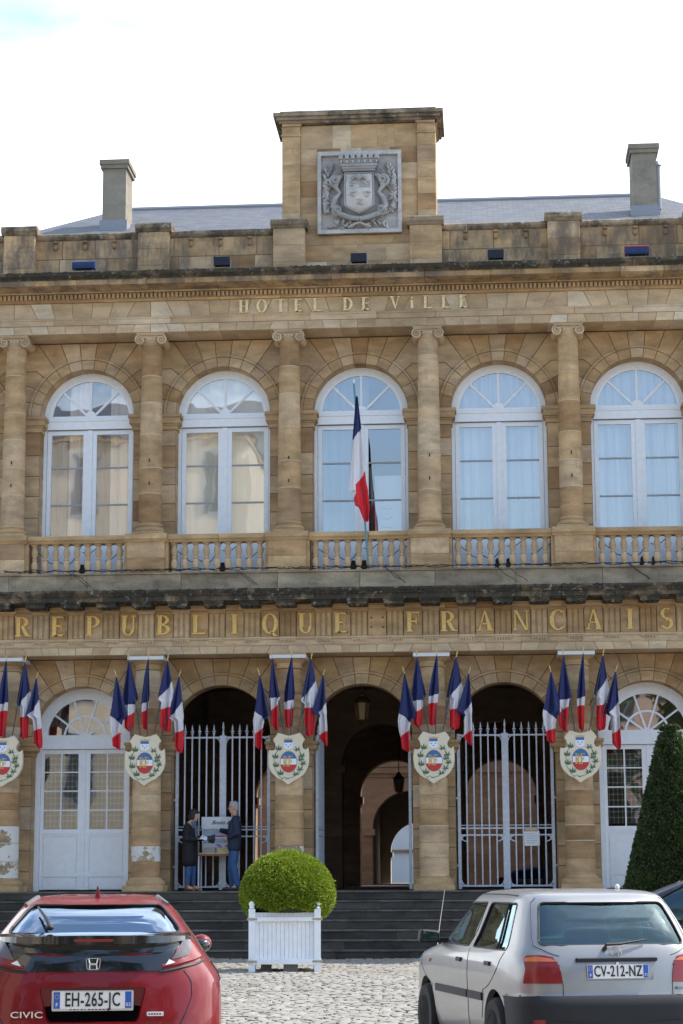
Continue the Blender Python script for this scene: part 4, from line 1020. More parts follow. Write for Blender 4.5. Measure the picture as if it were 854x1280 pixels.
# ---------------------------------------------------------------- gates
def rails_frame(mb, x0, x1, z0, z1, r, rc=.10):
    """rounded inner corners of a panel"""
    for (cx, cz, a) in ((x0+rc, z0+rc, 180), (x1-rc, z0+rc, 270), (x1-rc, z1-rc, 0), (x0+rc, z1-rc, 90)):
        mb.tube([(cx+rc*math.cos(math.radians(a+t)), 0, cz+rc*math.sin(math.radians(a+t))) for t in range(0, 91, 15)], r, 6)
def leaf(parent, s):
    """s=+1: leaf runs to +x from its hinge at the leaf's origin"""
    root = bpy.data.objects.new('leaf', None); COL.objects.link(root); root.parent = parent
    mb = MB(); H = 3.24
    def bx(x0, x1, y0, y1, z0, z1): a, b = sorted((s*x0, s*x1)); mb.box(a, b, y0, y1, z0, z1)
    bx(-.03, .035, -.03, .03, .02, H-.05); bx(.915, .985, -.025, .025, .02, H+.02)
    mb.ell((0,0,H-.03), (.045,.045,.05), 10)
    for z, h in ((H-.02, .035), (1.27, .03), (1.13, .03), (.08, .035)): bx(.03, .92, -.015, .015, z-h/2, z+h/2)
    bx(.03, .92, -.012, .012, 1.325, 1.34)
    xs = sorted((s*.035, s*.915)); rails_frame(mb, xs[0], xs[1], .09, 1.12, .015); rails_frame(mb, xs[0], xs[1], 1.0, H-.03, .014, .11)
    for z in (.5, 2.85-1.3+.35): bx(-.12, .02, -.02, .02, z-.02, z+.02)
    mb.build('leaf_frame', M_iron, root)
    for k in range(5):
        x = s*(.165+.155*k); mb = MB(); mb.box(x-.0145, x+.0145, -.0145, .0145, .06, H+.06)
        mb.lathe([(.012,H+.04),(.03,H+.05),(.03,H+.07),(.014,H+.085),(.045,H+.10),(.045,H+.115),(.016,H+.13),(.022,H+.16),(.012,H+.21),(.003,H+.26)], x, 0, 8)
        mb.build('bar', M_iron, root, 50)
    return root
gl = {-3: 'closed grey barred gate with pointed spear tips, behind the two people', 3: 'closed grey barred gate with a white notice, right of the open archway', 0: 'grey gate standing open with its leaves folded back in the central arch'}
for c in (-3, 3, 0):
    g = empty('iron_gate', (c, .82, 1.3), label=gl[c], cat='gate', group='grey iron gates of the arcade')
    for s in (1, -1):
        lf = leaf(g, s); lf.location = (-s*.985, 0, 0)
        if c == 0: lf.rotation_euler = (0, 0, s*PI/2*.97)
    if c != 0:
        mb = MB(); mb.lathe([(.03,3.26),(.015,3.4),(.03,3.42),(.003,3.56)], 0, 0, 8); mb.build('centre_spear', M_iron, g, 50)
nt_ = empty('notice', (3.53, .78, 2.2), label='white paper notice wired to the bars of the right gate', cat='notice')
mb = MB(); mb.box(-.16, .16, 0, .012, 0, .30); mb.build('sheet', M_paper, nt_)
mb = MB(); mb.box(-.14, .14, -.004, 0, .31, .37); mb.build('header', plain('tan_strip', (.60,.45,.28), .7), nt_)
mb = MB()
for k in range(5): mb.box(-.12, .06+.05*(k % 2), -.002, 0, .24-k*.045, .25-k*.045)
mb.build('text_lines', plain('faint_print', (.45,.47,.5), .7), nt_)
# things seen through the right gate
pc = empty('covered_cart', (3.75, 14.2, 1.3), label='low cart under a blue tarpaulin seen through the right gate', cat='cart')
mb = MB(); mb.ell((0,0,.30), (.55,.4,.22), 16); mb.box(-.5,.5,-.35,.35,.05,.28); mb.build('tarpaulin', plain('blue_tarpaulin', (.03,.07,.25), .5, noise=.3), pc, 60)
mb = MB(); mb.box(-.35, .35, -.42, -.38, .08, .20); mb.build('panel', plain('pale_board', (.45,.42,.34), .7), pc)
mb = MB(); mb.ell((-.78,-.1,.12), (.16,.14,.14), 12); mb.build('red_bag', M_red, pc, 60)

# ---------------------------------------------------------------- hanging lanterns
def lantern(loc, label, top, sc_=1.0, Mg=None):
    r = empty('hanging_lantern', loc, label=label, cat='lantern')
    mb = MB(); mb.lathe([(.115*sc_, 0), (.17*sc_, .36*sc_)], 0, 0, 6, .5); mb.build('glass_body', Mg, r)
    mb = MB()
    for k in range(6):
        a = 2*PI*k/6; mb.tube([(.118*sc_*math.cos(a), .118*sc_*math.sin(a), -.01), (.173*sc_*math.cos(a), .173*sc_*math.sin(a), .37*sc_)], .011*sc_, 5)
    mb.lathe([(.05,-.05*sc_),(.12*sc_,-.015),(.125*sc_,.005)], 0, 0, 6); mb.lathe([(.01,-.12*sc_),(.02,-.08*sc_),(.01,-.05*sc_)], 0, 0, 8)
    mb.build('cage', M_lampmetal, r)
    mb = MB(); mb.lathe([(.19*sc_,.37*sc_),(.185*sc_,.40*sc_),(.12*sc_,.47*sc_),(.07*sc_,.52*sc_),(.075*sc_,.55*sc_),(.02,.60*sc_)], 0, 0, 12); mb.build('cap', M_lampmetal, r, 50)
    mb = MB(); mb.tube([(0,0,.58*sc_),(0,0,top)], .012, 6); mb.build('chain', M_lampmetal, r)
M_lampmetal = plain('tarnished_copper', (.16,.09,.06), .5, metal=.5)
M_amber = plain('amber_glass', (.30,.22,.07), .25)
lantern((-.10, 2.2, 4.98), 'copper hanging lantern near the top of the open archway', 1.22, 1.0, M_amber)
lantern((.12, 15.2, 3.95), 'dark hanging lantern deep inside the passage', 2.0, .9, M_amber)
for z, nm in ((4.75, 'upper'), (4.45, 'lower')):
    o = MB(); o.tube([(-1.3, 17, z), (-.4, 17, z-.04), (.5, 17, z-.02), (1.5, 17, z+.02)], .012, 5)
    tag(o.build('wire', M_black), f'{nm} of two wires strung across the courtyard behind the passage lantern', 'wire')

# ---------------------------------------------------------------- cables and lamps on the facade
rn = random.Random(9)
for ci, c in enumerate(BAYS[1:-1]):
    mb = MB()
    for q in range(3):
        pts = [(c-1.5+3*k/26+rn.uniform(-.03,.03), -.60-.02*q, 7.93+rn.uniform(-.015,.03)+.01*q) for k in range(27)]
        mb.tube(pts, .0075, 5)
    for q in range(2):
        x = c+rn.uniform(-.8,.6); mb.tube([(x,-.60,7.93),(x+.08,-.63,7.86),(x+.2,-.64,7.76+rn.uniform(-.05,.05)),(x+.35,-.62,7.66),(x+.42,-.60,7.60)], .007, 5)
    x = c-.9
    for q in range(4):
        pts = [(x+q*.5+.5*t, -.30+.02*math.sin(t*5), 8.30-.28*math.sin(PI*t+q)*t+.1*math.cos(q*3+t*2)) for t in np.linspace(0, 1, 8)]; mb.tube(pts, .009, 5)
    bays_n = {-6: 'leftmost', -3: 'second from left', 0: 'central', 3: 'second from right', 6: 'rightmost'}
    tag(mb.build('cable', M_black), f'tangled black cables along the {bays_n[c]} balustrade', 'cable', 'cables along the balcony')
for X, lab in ((-5.93+.0,'floodlight behind the leftmost balustrade'), (-2.93,'single black floodlight behind the second balustrade'), (-.15,'left of two black floodlights behind the central balustrade'), (.10,'right of two black floodlights behind the central balustrade'), (2.95,'left of two black floodlights behind the fourth balustrade'), (3.18,'right of two black floodlights behind the fourth balustrade'), (5.98,'left of two black floodlights behind the rightmost balustrade'), (6.22,'right of two black floodlights behind the rightmost balustrade')):
    r = empty('small_floodlight', (X, -.12, 7.9), label='small black '+lab if 'black' not in lab else lab, cat='floodlight', group='floodlights behind the balusters')
    mb = MB(); mb.prism([(-.07,.05),(.07,.05),(.085,.22),(.05,.26),(-.05,.26),(-.085,.22)], -.03, .08, .5, 0, .01); mb.build('housing', M_black, r)
    mb = MB(); mb.tube([(-.09,.02,0),(-.09,.02,.15)], .01); mb.tube([(.09,.02,0),(.09,.02,.15)], .01); mb.build('bracket', M_black, r)
M_cloth = plain('blue_tarp_roll', (.02,.04,.12), .8, noise=.2)
for X, lab in ((-2.9,'left'), (.06,'middle'), (2.99,'right')):
    r = empty('cornice_floodlight', (X, -.62, 14.40), label=f'small dark box floodlight on the top cornice, {lab} of three', cat='floodlight', group='floodlights on the top cornice')
    mb = MB(); mb.box(-.16,.16,-.07,.08,.16,.33); mb.box(-.17,.17,-.09,-.07,.15,.34); mb.build('housing', plain('dark_housing', (.012,.015,.026), .8) if lab == 'left' else bpy.data.materials['dark_housing'], r)
    mb = MB()
    for s in (-1, 1): mb.box(s*.185-.008, s*.185+.008, -.02, .03, 0, .28); mb.box(s*.10-.02, s*.10+.02, -.06, .04, .335, .36)
    mb.build('bracket', M_lead, r)
for X, lab, M_ in ((-5.91, 'blue covered lamp box on the top cornice at left', M_cloth), (5.98, 'blue lamp box with a reddish rim on the top cornice at right', M_cloth)):
    r = empty('covered_floodlight', (X, -.62, 14.40), label=lab, cat='floodlight')
    mb = MB(); mb.run([(-.09,.16),(-.11,.20),(-.10,.30),(-.05,.335),(.06,.335),(.10,.30),(.10,.18),(.05,.15)], -.25, .25, .5); mb.build('housing', M_, r, 40)
    if X > 0: mb = MB(); mb.tube([(-.26,-.08,.15),(-.26,-.08,.33),(.26,-.08,.33),(.26,-.08,.27)], .018, 6); mb.build('rim', plain('pink_rim', (.35,.08,.10), .6), r)
    mb = MB(); [mb.box(s*.2-.01, s*.2+.01, -.02, .03, 0, .2) for s in (-1, 1)]; mb.build('bracket', M_lead, r)

# ---------------------------------------------------------------- planter with clipped box, and clipped cone
def foliage_mat(name, stops):
    m, N, L, b = mat(name); at = N.new('ShaderNodeAttribute'); at.attribute_name = 'tone'; r = ramp(N, stops); L.new(at.outputs['Fac'], r.inputs['Fac'])
    L.new(r.outputs[0], b.inputs['Base Color']); b.inputs['Roughness'].default_value = .55
    b.inputs['Subsurface Weight'].default_value = 0
    # leaves pass some light
    tr = N.new('ShaderNodeBsdfTranslucent'); L.new(r.outputs[0], tr.inputs['Color']); mx_ = N.new('ShaderNodeMixShader'); mx_.inputs[0].default_value = .3
    o = N['Material Output']; L.new(b.outputs[0], mx_.inputs[1]); L.new(tr.outputs[0], mx_.inputs[2]); L.new(mx_.outputs[0], o.inputs['Surface'])
    return m
def leaves(name, parent, P, Nn, size, M, seed, lift=.5):
    """P points, Nn outward normals: one small folded leaf per point"""
    rng = np.random.default_rng(seed); n = len(P)
    d = Nn*lift+rng.normal(0, .55, (n,3)); d /= np.linalg.norm(d, axis=1, keepdims=True)
    a = np.cross(d, rng.normal(0, 1, (n,3))); a /= np.linalg.norm(a, axis=1, keepdims=True)
    L_ = size*rng.uniform(.7, 1.4, (n,1)); W_ = L_*.30; c = np.cross(d, a)
    V = np.stack([P, P+d*L_*.5+a*W_, P+d*L_, P+d*L_*.5-a*W_], 1).reshape(-1, 3)
    F = np.arange(4*n).reshape(-1, 4)
    me = bpy.data.meshes.new(name); me.vertices.add(4*n); me.vertices.foreach_set('co', V.ravel())
    me.loops.add(4*n); me.loops.foreach_set('vertex_index', F.ravel()); me.polygons.add(n)
    me.polygons.foreach_set('loop_start', np.arange(0, 4*n, 4)); me.polygons.foreach_set('loop_total', np.full(n, 4)); me.update(calc_edges=True)
    at = me.attributes.new('tone', 'FLOAT', 'FACE'); return me, at, n, rng
def lump(P, s, k=4):
    return sum(np.sin(P[:,0]*s*f+k*f)*np.sin(P[:,1]*s*f*1.1+1.3*f+k)*np.sin(P[:,2]*s*f*.9+2.1*f) for f in (1, 1.9, 3.1))/2
pl = empty('planter', (-.845, -7.45, 0), rz=.10, label='square white timber planter with corner posts in front of the steps', cat='planter')
HW = .545
for sx_ in (-1, 1):
    for sy in (-1, 1):
        x, y = sx_*HW, sy*HW; mb = MB(); mb.box(x-.055, x+.055, y-.055, y+.055, 0, 1.06, .5); mb.lathe([(.03,1.06),(.05,1.08),(.035,1.10),(.055,1.13),(.045,1.165),(.02,1.19)], x, y, 12); mb.build('corner_post', M_white, pl, 50)
mb = MB(); n = 14
for (ax, s) in ((0,-1),(0,1),(1,-1),(1,1)):
    for k in range(n):
        u0 = -HW+.056+(2*HW-.112)*k/n; u1 = u0+(2*HW-.112)/n-.005
        a, b = sorted((s*HW*.985, s*(HW*.985-.03)))
        if ax == 0: mb.box(u0, u1, a, b, .20, 1.0, None)
        else: mb.box(a, b, u0, u1, .20, 1.0, None)
mb.box(-HW+.03, HW-.03, -HW+.025, HW-.025, .2, .96)
mb.build('plank_panel', M_white, pl)
mb = MB()
for (z0, z1, e) in ((.16,.245,.062),(.86,.925,.062)):
    for s in (-1, 1):
        a, b = sorted((s*(HW+e), s*(HW-.02))); mb.box(-HW-e, HW+e, a, b, z0, z1, .5); mb.box(a-.001*s, b, -HW-e, HW+e, z0+.002, z1-.002, .5)
mb.box(-HW+.06, HW-.06, -HW+.06, HW-.06, .95, 1.0)
mb.build('rail', M_white, pl)
mb = MB()
for sx_ in (-1, 1):
    for z in (.205, .895): mb.box(sx_*HW-.085, sx_*HW+.085, -HW-.070, -HW-.060, z-.018, z+.018)
mb.build('strap', plain('rusty_strap', (.42,.36,.26), .6, noise=.3, nscale=30), pl)
mb = MB(); mb.box(-.02, .22, -.45, .3, 0, .16); mb.box(-.40, -.22, -.2, .3, 0, .16); mb.build('support_block', plain('concrete_block', (.25,.24,.22), .9), pl)
bx_ = empty('box_ball', (-.80, -7.45, 1.0), label='dense clipped round box bush bulging over the white planter', cat='shrub')
rng = np.random.default_rng(2); n = 95000
d = rng.normal(0, 1, (n,3)); d /= np.linalg.norm(d, axis=1, keepdims=True); d = d[d[:,2] > -.62]
def ballr(d):
    r = np.array([.79,.79,.72]); P = d*r; P[:,2] = np.where(d[:,2] < 0, d[:,2]*.60, P[:,2]); return P
P = ballr(d); lm = lump(P, 9); P = P*(1+.022*lm[:,None]+rng.uniform(-.035,.012,(len(P),1))); st_ = rng.random(len(P)) < .012; P[st_] *= (1+rng.uniform(.01,.055,(int(st_.sum()),1))); P[:,2] += .29
notch = ((np.abs(P[:,0]) < .50) & (P[:,1] < 0) & (P[:,2] < .06+.03*np.sin(P[:,0]*11))); P = P[~notch]; d = d[~notch]; lm = lm[~notch]
me, at, n, rg = leaves('foliage', bx_, P, d, .034, None, 5)
at.data.foreach_set('value', np.clip(.5+.22*lump(P, 14)+rg.normal(0,.16,n), 0, 1)); me.materials.append(foliage_mat('box_leaf', [(0,(.08,.115,.010)),(.5,(.21,.29,.018)),(1,(.40,.48,.035))]))
link('foliage', me, bx_)
mb = MB(); mb.ell((0,0,.29), (.73,.73,.66), 24); mb.box(-.5,.5,-.5,.5,0,.1)
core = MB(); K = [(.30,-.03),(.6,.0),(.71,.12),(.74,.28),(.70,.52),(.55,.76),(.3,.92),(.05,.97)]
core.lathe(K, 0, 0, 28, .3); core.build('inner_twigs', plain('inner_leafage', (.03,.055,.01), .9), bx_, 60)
# cone
cp = empty('planter', (5.78, -7.0, 0), label='white timber planter under the tall clipped cone, hidden behind the silver car', cat='planter')
copy_kids = list(pl.children)
for k in copy_kids: c_ = k.copy(); COL.objects.link(c_); c_.parent = cp
cn = empty('clipped_yew_cone', (5.76, -7.0, 1.0), label='tall dark green yew clipped into a blunt cone by the right door', cat='tree')
H = 3.08
prof = lambda t: .15+.76*(1-t)
n = 130000; t = 1-np.sqrt(rng.random(n)*.97+.03*0); t = np.clip(t, 0, 1); ph = rng.random(n)*2*PI
R_ = prof(t)
top = rng.random(n) < .03; t = np.where(top, 1, t); R_ = np.where(top, prof(1.0)*np.sqrt(rng.random(n)), prof(t)); R_ *= np.where(t > .965, 1-((t-.965)/.035)**2*.25*(~top), 1)
P = np.stack([R_*np.cos(ph), R_*np.sin(ph), t*H], 1); Nn = np.stack([np.cos(ph), np.sin(ph), np.where(top, 2.0, .25)], 1); Nn /= np.linalg.norm(Nn, axis=1, keepdims=True)
lm = lump(P, 7, 2)*.02+lump(P, 17, 1)*.012; P += Nn*(lm[:,None]+rng.uniform(-.05,.015,(n,1)))
me, at, n, rg = leaves('foliage', cn, P, Nn, .045, None, 8)
at.data.foreach_set('value', np.clip(.42+.3*lump(P, 11)+rg.normal(0,.16,n), 0, 1)); me.materials.append(foliage_mat('yew_leaf', [(0,(.022,.036,.012)),(.5,(.050,.082,.024)),(1,(.11,.145,.04))]))
link('foliage', me, cn)
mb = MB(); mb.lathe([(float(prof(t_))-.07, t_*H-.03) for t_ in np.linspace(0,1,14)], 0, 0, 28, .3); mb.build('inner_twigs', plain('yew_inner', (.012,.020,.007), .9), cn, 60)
mb = MB(); mb.lathe([(.09,-.05),(.08,.3)], 0, 0, 10); mb.build('trunk', plain('bark', (.09,.06,.04), .9), cn)
# ---------------------------------------------------------------- people at the gate
def remesh(mb, name, M, parent, vox=.009, smooth_it=2):
    me = bpy.data.meshes.new(name); me.from_pydata(mb.v, [], mb.f); o = bpy.data.objects.new(name, me); COL.objects.link(o)
    md = o.modifiers.new('r', 'REMESH'); md.mode = 'VOXEL'; md.voxel_size = vox; md.use_smooth_shade = True
    if smooth_it: s = o.modifiers.new('s', 'SMOOTH'); s.iterations = smooth_it; s.factor = .5
    dg = bpy.context.evaluated_depsgraph_get(); m2 = bpy.data.meshes.new_from_object(o.evaluated_get(dg))
    bpy.data.objects.remove(o); m2.name = name; m2.materials.clear(); m2.materials.append(M); return link(name, m2, parent)
M_skin = plain('skin', (.50,.30,.22), .55, noise=.06); M_lips = plain('lips', (.38,.15,.13), .5)
def chain(mb, pts, rs):
    for i in range(len(pts)-1): mb.cap_(pts[i], rs[i], pts[i+1], rs[i+1], 12)
def hand(mb, P, wrist, dirv, palmn, curl):
    """palm, four bent fingers and a thumb from the side of the palm"""
    w_ = Vector(P(*wrist)); d = (Vector(P(*dirv))-Vector(P(0,0,0))).normalized(); pn = (Vector(P(*palmn))-Vector(P(0,0,0))).normalized()
    sd_ = d.cross(pn).normalized(); pn = sd_.cross(d)
    for k in (-1.5,-.5,.5,1.5): mb.cap_(w_+sd_*.008*k, .016, w_+d*.085+sd_*.019*k, .012, 8)
    for k, l in ((-1.5,.062),(-.5,.075),(.5,.080),(1.5,.070)):
        a = w_+d*.088+sd_*.0205*k; b = a+(d*math.cos(curl)+pn*math.sin(curl))*l*.5; c = b+(d*math.cos(curl*2.1)+pn*math.sin(curl*2.1))*l*.5
        mb.cap_(a, .0095, b, .009, 8); mb.cap_(b, .009, c, .0075, 8)
    a = w_+d*.03+sd_*.028; b = a+(sd_*.7+d*.6+pn*.3).normalized()*.04; c = b+(d*.8+pn*.5).normalized()*.032
    mb.cap_(a, .013, b, .011, 8); mb.cap_(b, .011, c, .009, 8)
def person(name, loc, rz, sgn, J, label, S=1.0, female=False):
    root = empty('person', loc, rz, label=label, cat='person'); P = lambda f, s_, u: (sgn*f*S, -s_*S, u*S)
    b = MB(); h = J['head']; tl = math.radians(J.get('tilt', 0)); Rm = Matrix.Rotation(sgn*tl, 3, 'Y')
    def hp(f, s_, u): v = Rm @ Vector((sgn*f, -s_, u)); return (sgn*h[0]*S+v.x*S, -h[1]*S+v.y*S, h[2]*S+v.z*S)
    b.ell(hp(0,0,.02), (.098*S,.077*S,.105*S), 18, rot=Rm); b.ell(hp(.025,0,-.05), (.068*S,.058*S,.068*S), 16, rot=Rm)
    b.cap_(hp(.06,0,-.085), .022*S, hp(.068,0,-.088), .020*S, 8)           # chin
    b.cap_(hp(.095,0,.015), .008*S, hp(.112,0,-.02), .0135*S, 8)           # nose
    b.cap_(hp(.080,.03,.034), .012*S, hp(.080,-.03,.034), .012*S, 8)       # brow
    b.cap_(hp(.083,.018,-.052), .009*S, hp(.083,-.018,-.052), .009*S, 8)   # mouth
    for s_ in (-1, 1): b.ell(hp(-.005, s_*.078, 0), (.020*S,.010*S,.032*S), 8, rot=Rm)
    nk = J['neck']; chain(b, [hp(-.02,0,-.06), P(*nk)], [.055*S,.060*S])
    ch, pe = J['chest'], J['pelvis']
    for s_ in (-1, 1):
        chain(b, [P(nk[0], s_*.05, nk[2]), P(*J['sho'][(s_+1)//2])], [.06*S,.062*S])
        chain(b, [P(ch[0], s_*.07, ch[2]), P(pe[0], s_*.07, pe[2])], [.115*S,.105*S])
        a = J['arm'][(s_+1)//2]; chain(b, [P(*J['sho'][(s_+1)//2]), P(*a[0]), P(*a[1])], [.055*S,.040*S,.027*S])
        dv = Vector(a[1])-Vector(a[0]); dv.normalize(); hand(b, P, a[1], a[2] if len(a) > 2 else tuple(dv), a[3] if len(a) > 3 else (0,0,-1), a[4] if len(a) > 4 else .5)
        l = J['leg'][(s_+1)//2]; chain(b, [P(pe[0], s_*.09, pe[2]-.03), P(*l[0]), P(*l[1])], [.092*S,.058*S,.040*S])
        chain(b, [P(*l[1]), P(l[1][0]+.15, l[1][1], l[1][2]-.055+l[2])], [.042*S,.030*S])
    body = remesh(b, 'body', M_skin, root, .0085)
    e = MB()
    for s_ in (-1, 1): e.ell(hp(.088, s_*.030, .016), (.008*S,.013*S,.008*S), 8)
    e.build('eye', plain('eye_dark', (.03,.02,.015), .2), body, 60)
    m = MB(); m.cap_(hp(.0915,.02,-.053), .0035, hp(.0915,-.02,-.053), .0035, 6); m.build('lips', M_lips, body, 60)
    return root, P, hp, Rm
M_jeans = plain('blue_denim', (.035,.085,.21), .85, noise=.25, nscale=18); M_navy = plain('navy_jacket', (.012,.018,.045), .75, noise=.15)
M_coat = plain('black_coat', (.005,.005,.007), .8, noise=.2); M_hairg = plain('grey_hair', (.36,.36,.37), .7, noise=.25, nscale=60); M_hairb = plain('dark_hair', (.018,.011,.008), .6)
M_boot = plain('brown_leather', (.16,.065,.03), .5); M_shoe = plain('dark_shoe', (.035,.025,.02), .5)
# the man, turned to the left
J = dict(head=(.02,0,1.68), neck=(-.01,0,1.50), chest=(-.01,0,1.30), pelvis=(0,0,.97), tilt=2,
  sho=[(-.01,-.18,1.44),(-.02,.18,1.44)],
  arm=[[(.10,-.24,1.18),(.30,-.16,1.23),(1,0,.05),(0,0,1),.35], [(-.06,.27,1.16),(.13,.17,1.06),(.9,-.4,0),(0,-1,.2),.9]],
  leg=[[(.07,-.11,.50),(.04,-.12,.085),0], [(.02,.11,.50),(-.07,.12,.10),-.01]])
man, P, hp, Rm = person('man', (-2.68, .28, 1.3), .12, -1, J, 'grey haired man with glasses in a navy jacket and jeans, turned to the left', 1.02)
b = MB()
for s in (-1, 1):
    chain(b, [P(-.01, s*.07, 1.32), P(-.005, s*.085, 1.12), P(.005, s*.085, .88)], [.145,.145,.140])
    chain(b, [P(-.02, s*.09, 1.43), P(*J['sho'][(s+1)//2])], [.085,.085]); a = J['arm'][(s+1)//2]
    chain(b, [P(*J['sho'][(s+1)//2]), P(*a[0]), P(*(Vector(a[0])*.12+Vector(a[1])*.88))], [.082,.066,.050])
chain(b, [P(-.03,0,1.47), P(-.015,0,1.51)], [.085,.075]); remesh(b, 'jacket', M_navy, man, .011)
b = MB()
for s in (-1, 1):
    l = J['leg'][(s+1)//2]; chain(b, [P(0, s*.085, .90), P(*l[0]), P(l[1][0], l[1][1], l[1][2]+.02)], [.115,.078,.066])
remesh(b, 'jeans', M_jeans, man, .011)
b = MB()
for l in J['leg']: chain(b, [P(l[1][0]-.03, l[1][1], .045), P(l[1][0]+.10, l[1][1], .042), P(l[1][0]+.18, l[1][1], .036)], [.045,.045,.034])
remesh(b, 'shoe', M_shoe, man, .010)
b = MB(); b.ell(hp(-.022,0,.045), (.098,.086,.098), 18, rot=Rm); b.ell(hp(-.055,0,.0), (.062,.078,.085), 14, rot=Rm); b.ell(hp(.03,0,.105), (.06,.06,.03), 12, rot=Rm); remesh(b, 'hair', M_hairg, man, .009, 1)
b = MB()
for s in (-1, 1):
    q = [hp(.108, s*.033+.024*math.cos(t), .018+.017*math.sin(t)) for t in np.linspace(0, 2*PI, 13)]; b.tube(q, .0028, 5); b.tube([hp(.105, s*.057, .022), hp(.02, s*.084, .018)], .003, 5)
b.tube([hp(.108,.010,.022), hp(.108,-.010,.022)], .003, 5); b.build('glasses', M_black, man)
# the woman, turned to the right and a little towards the square
J = dict(head=(.07,0,1.52), neck=(-.0,0,1.36), chest=(-.02,0,1.17), pelvis=(-.01,0,.88), tilt=14,
  sho=[(-.02,-.16,1.30),(-.01,.16,1.30)],
  arm=[[(.03,-.22,1.06),(.24,-.12,1.06),(1,.1,0),(0,0,1),.4], [(.0,.23,1.05),(.20,.13,1.04),(1,-.2,.05),(0,0,1),.5]],
  leg=[[(.02,-.08,.46),(.02,-.09,.085),0], [(.0,.09,.46),(-.03,.10,.085),0]])
wom, P, hp, Rm = person('woman', (-3.60, .25, 1.3), -.25, 1, J, 'dark haired woman in a long black coat and brown boots reading an open leaflet', 1.02)
b = MB()
for s in (-1, 1):
    chain(b, [P(-.02, s*.06, 1.20), P(-.015, s*.075, .98), P(-.01, s*.08, .72), P(-.01, s*.08, .60)], [.135,.130,.140,.140])
    chain(b, [P(-.02, s*.08, 1.28), P(*J['sho'][(s+1)//2])], [.08,.078]); a = J['arm'][(s+1)//2]
    chain(b, [P(*J['sho'][(s+1)//2]), P(*a[0]), P(*(Vector(a[0])*.14+Vector(a[1])*.86))], [.075,.062,.050])
chain(b, [P(-.02,0,1.32), P(-.0,0,1.37)], [.08,.07]); remesh(b, 'coat', M_coat, wom, .011)
b = MB()
for s in (-1, 1):
    l = J['leg'][(s+1)//2]; chain(b, [P(-.01, s*.08, .80), P(*l[0]), P(l[1][0], l[1][1], l[1][2]+.06)], [.10,.070,.055])
remesh(b, 'jeans', M_jeans, wom, .011)
b = MB()
for l in J['leg']: chain(b, [P(l[1][0], l[1][1], .18), P(l[1][0]-.0, l[1][1], .06)], [.055,.05]); chain(b, [P(l[1][0]-.03, l[1][1], .042), P(l[1][0]+.15, l[1][1], .036)], [.042,.032])
remesh(b, 'boot', M_boot, wom, .010)
b = MB(); b.ell(hp(-.02,0,.045), (.105,.094,.105), 18, rot=Rm); b.ell(hp(-.055,0,-.03), (.07,.085,.105), 14, rot=Rm)
for s in (-1, 1): b.ell(hp(.01, s*.072, -.02), (.045,.022,.075), 12, rot=Rm)
b.ell(hp(.055,0,.085), (.05,.072,.03), 12, rot=Rm); remesh(b, 'hair', M_hairb, wom, .009, 1)
b = MB()
for k in range(7): b.tube([P(.035+.02*math.cos(t)+.055*abs(math.cos(t)), .085*math.sin(t), 1.38-.02*k+.01*math.cos(t)) for t in np.linspace(-2.2, 2.2, 12)], .016, 6)
b.tube([P(.12,.04,1.30),P(.145,.05,1.16),P(.15,.05,1.02)], .035, 8); remesh(b, 'scarf', plain('blue_grey_scarf', (.10,.12,.17), .9, noise=.4, nscale=50), wom, .009)
bk = empty('leaflet', (-3.22, .06, 2.37), .0, label='open dark and white leaflet held by the woman', cat='leaflet')
mb = MB(); mb.box(-.14,.0,-.10,.10,0,.006, R=Matrix.Rotation(.25,3,'Y')@Matrix.Rotation(.35,3,'X')); mb.build('page', M_paper, bk)
mb = MB(); mb.box(0,.17,-.10,.10,0,.008, R=Matrix.Rotation(-.25,3,'Y')@Matrix.Rotation(.5,3,'X')); mb.box(.04,.16,-.10,.08,-.03,-.02, R=Matrix.Rotation(.2,3,'Y')@Matrix.Rotation(.5,3,'X')); mb.build('cover', plain('dark_cover', (.03,.04,.045), .4), bk)
# table with display board
tb = empty('table', (-3.06, .55, 1.3), label='small pale table against the gate between the two people', cat='table')
mb = MB(); mb.box(-.42,.42,-.22,.22,.76,.785); mb.build('table_top', plain('pale_wood', (.50,.40,.24), .5), tb)
for x in (-.38, .38):
    for y in (-.19, .19): mb = MB(); mb.box(x-.015,x+.015,y-.015,y+.015,0,.76); mb.build('leg', M_iron, tb)
mb = MB(); mb.box(-.40,.40,-.21,.21,.72,.76); mb.build('apron', plain('reddish_trim', (.30,.10,.07), .6), tb)
br_ = empty('display_board', (-3.05, .62, 2.085), label='white display board with cursive title and pink band standing on the table', cat='display board')
mb = MB(); mb.box(-.36,.36,0,.03,0,.52); mb.box(-.37,.37,-.03,.04,.50,.75); mb.build('board', M_paper, br_)
mb = MB(); mb.box(-.34,.34,-.004,0,.33,.365); mb.build('pink_band', plain('magenta_print', (.48,.08,.28), .6), br_)
mb = MB(); mb.box(-.34,.34,-.004,0,.38,.48); mb.box(-.34,.34,-.004,0,.2,.3); mb.build('pale_print', plain('pale_blue_print', (.42,.50,.62), .6), br_)
mb = MB()
for k in range(14): mb.ell((random.uniform(-.1,.3), -.004, random.uniform(.06,.17)), (.035,.003,.02), 8)
mb.build('flower_print', plain('lilac_print', (.42,.30,.60), .6), br_)
place_text('Boutis à', .115, M_black, br_, 'title', (.02, -.034, .63), shear=.6, sx=.9)
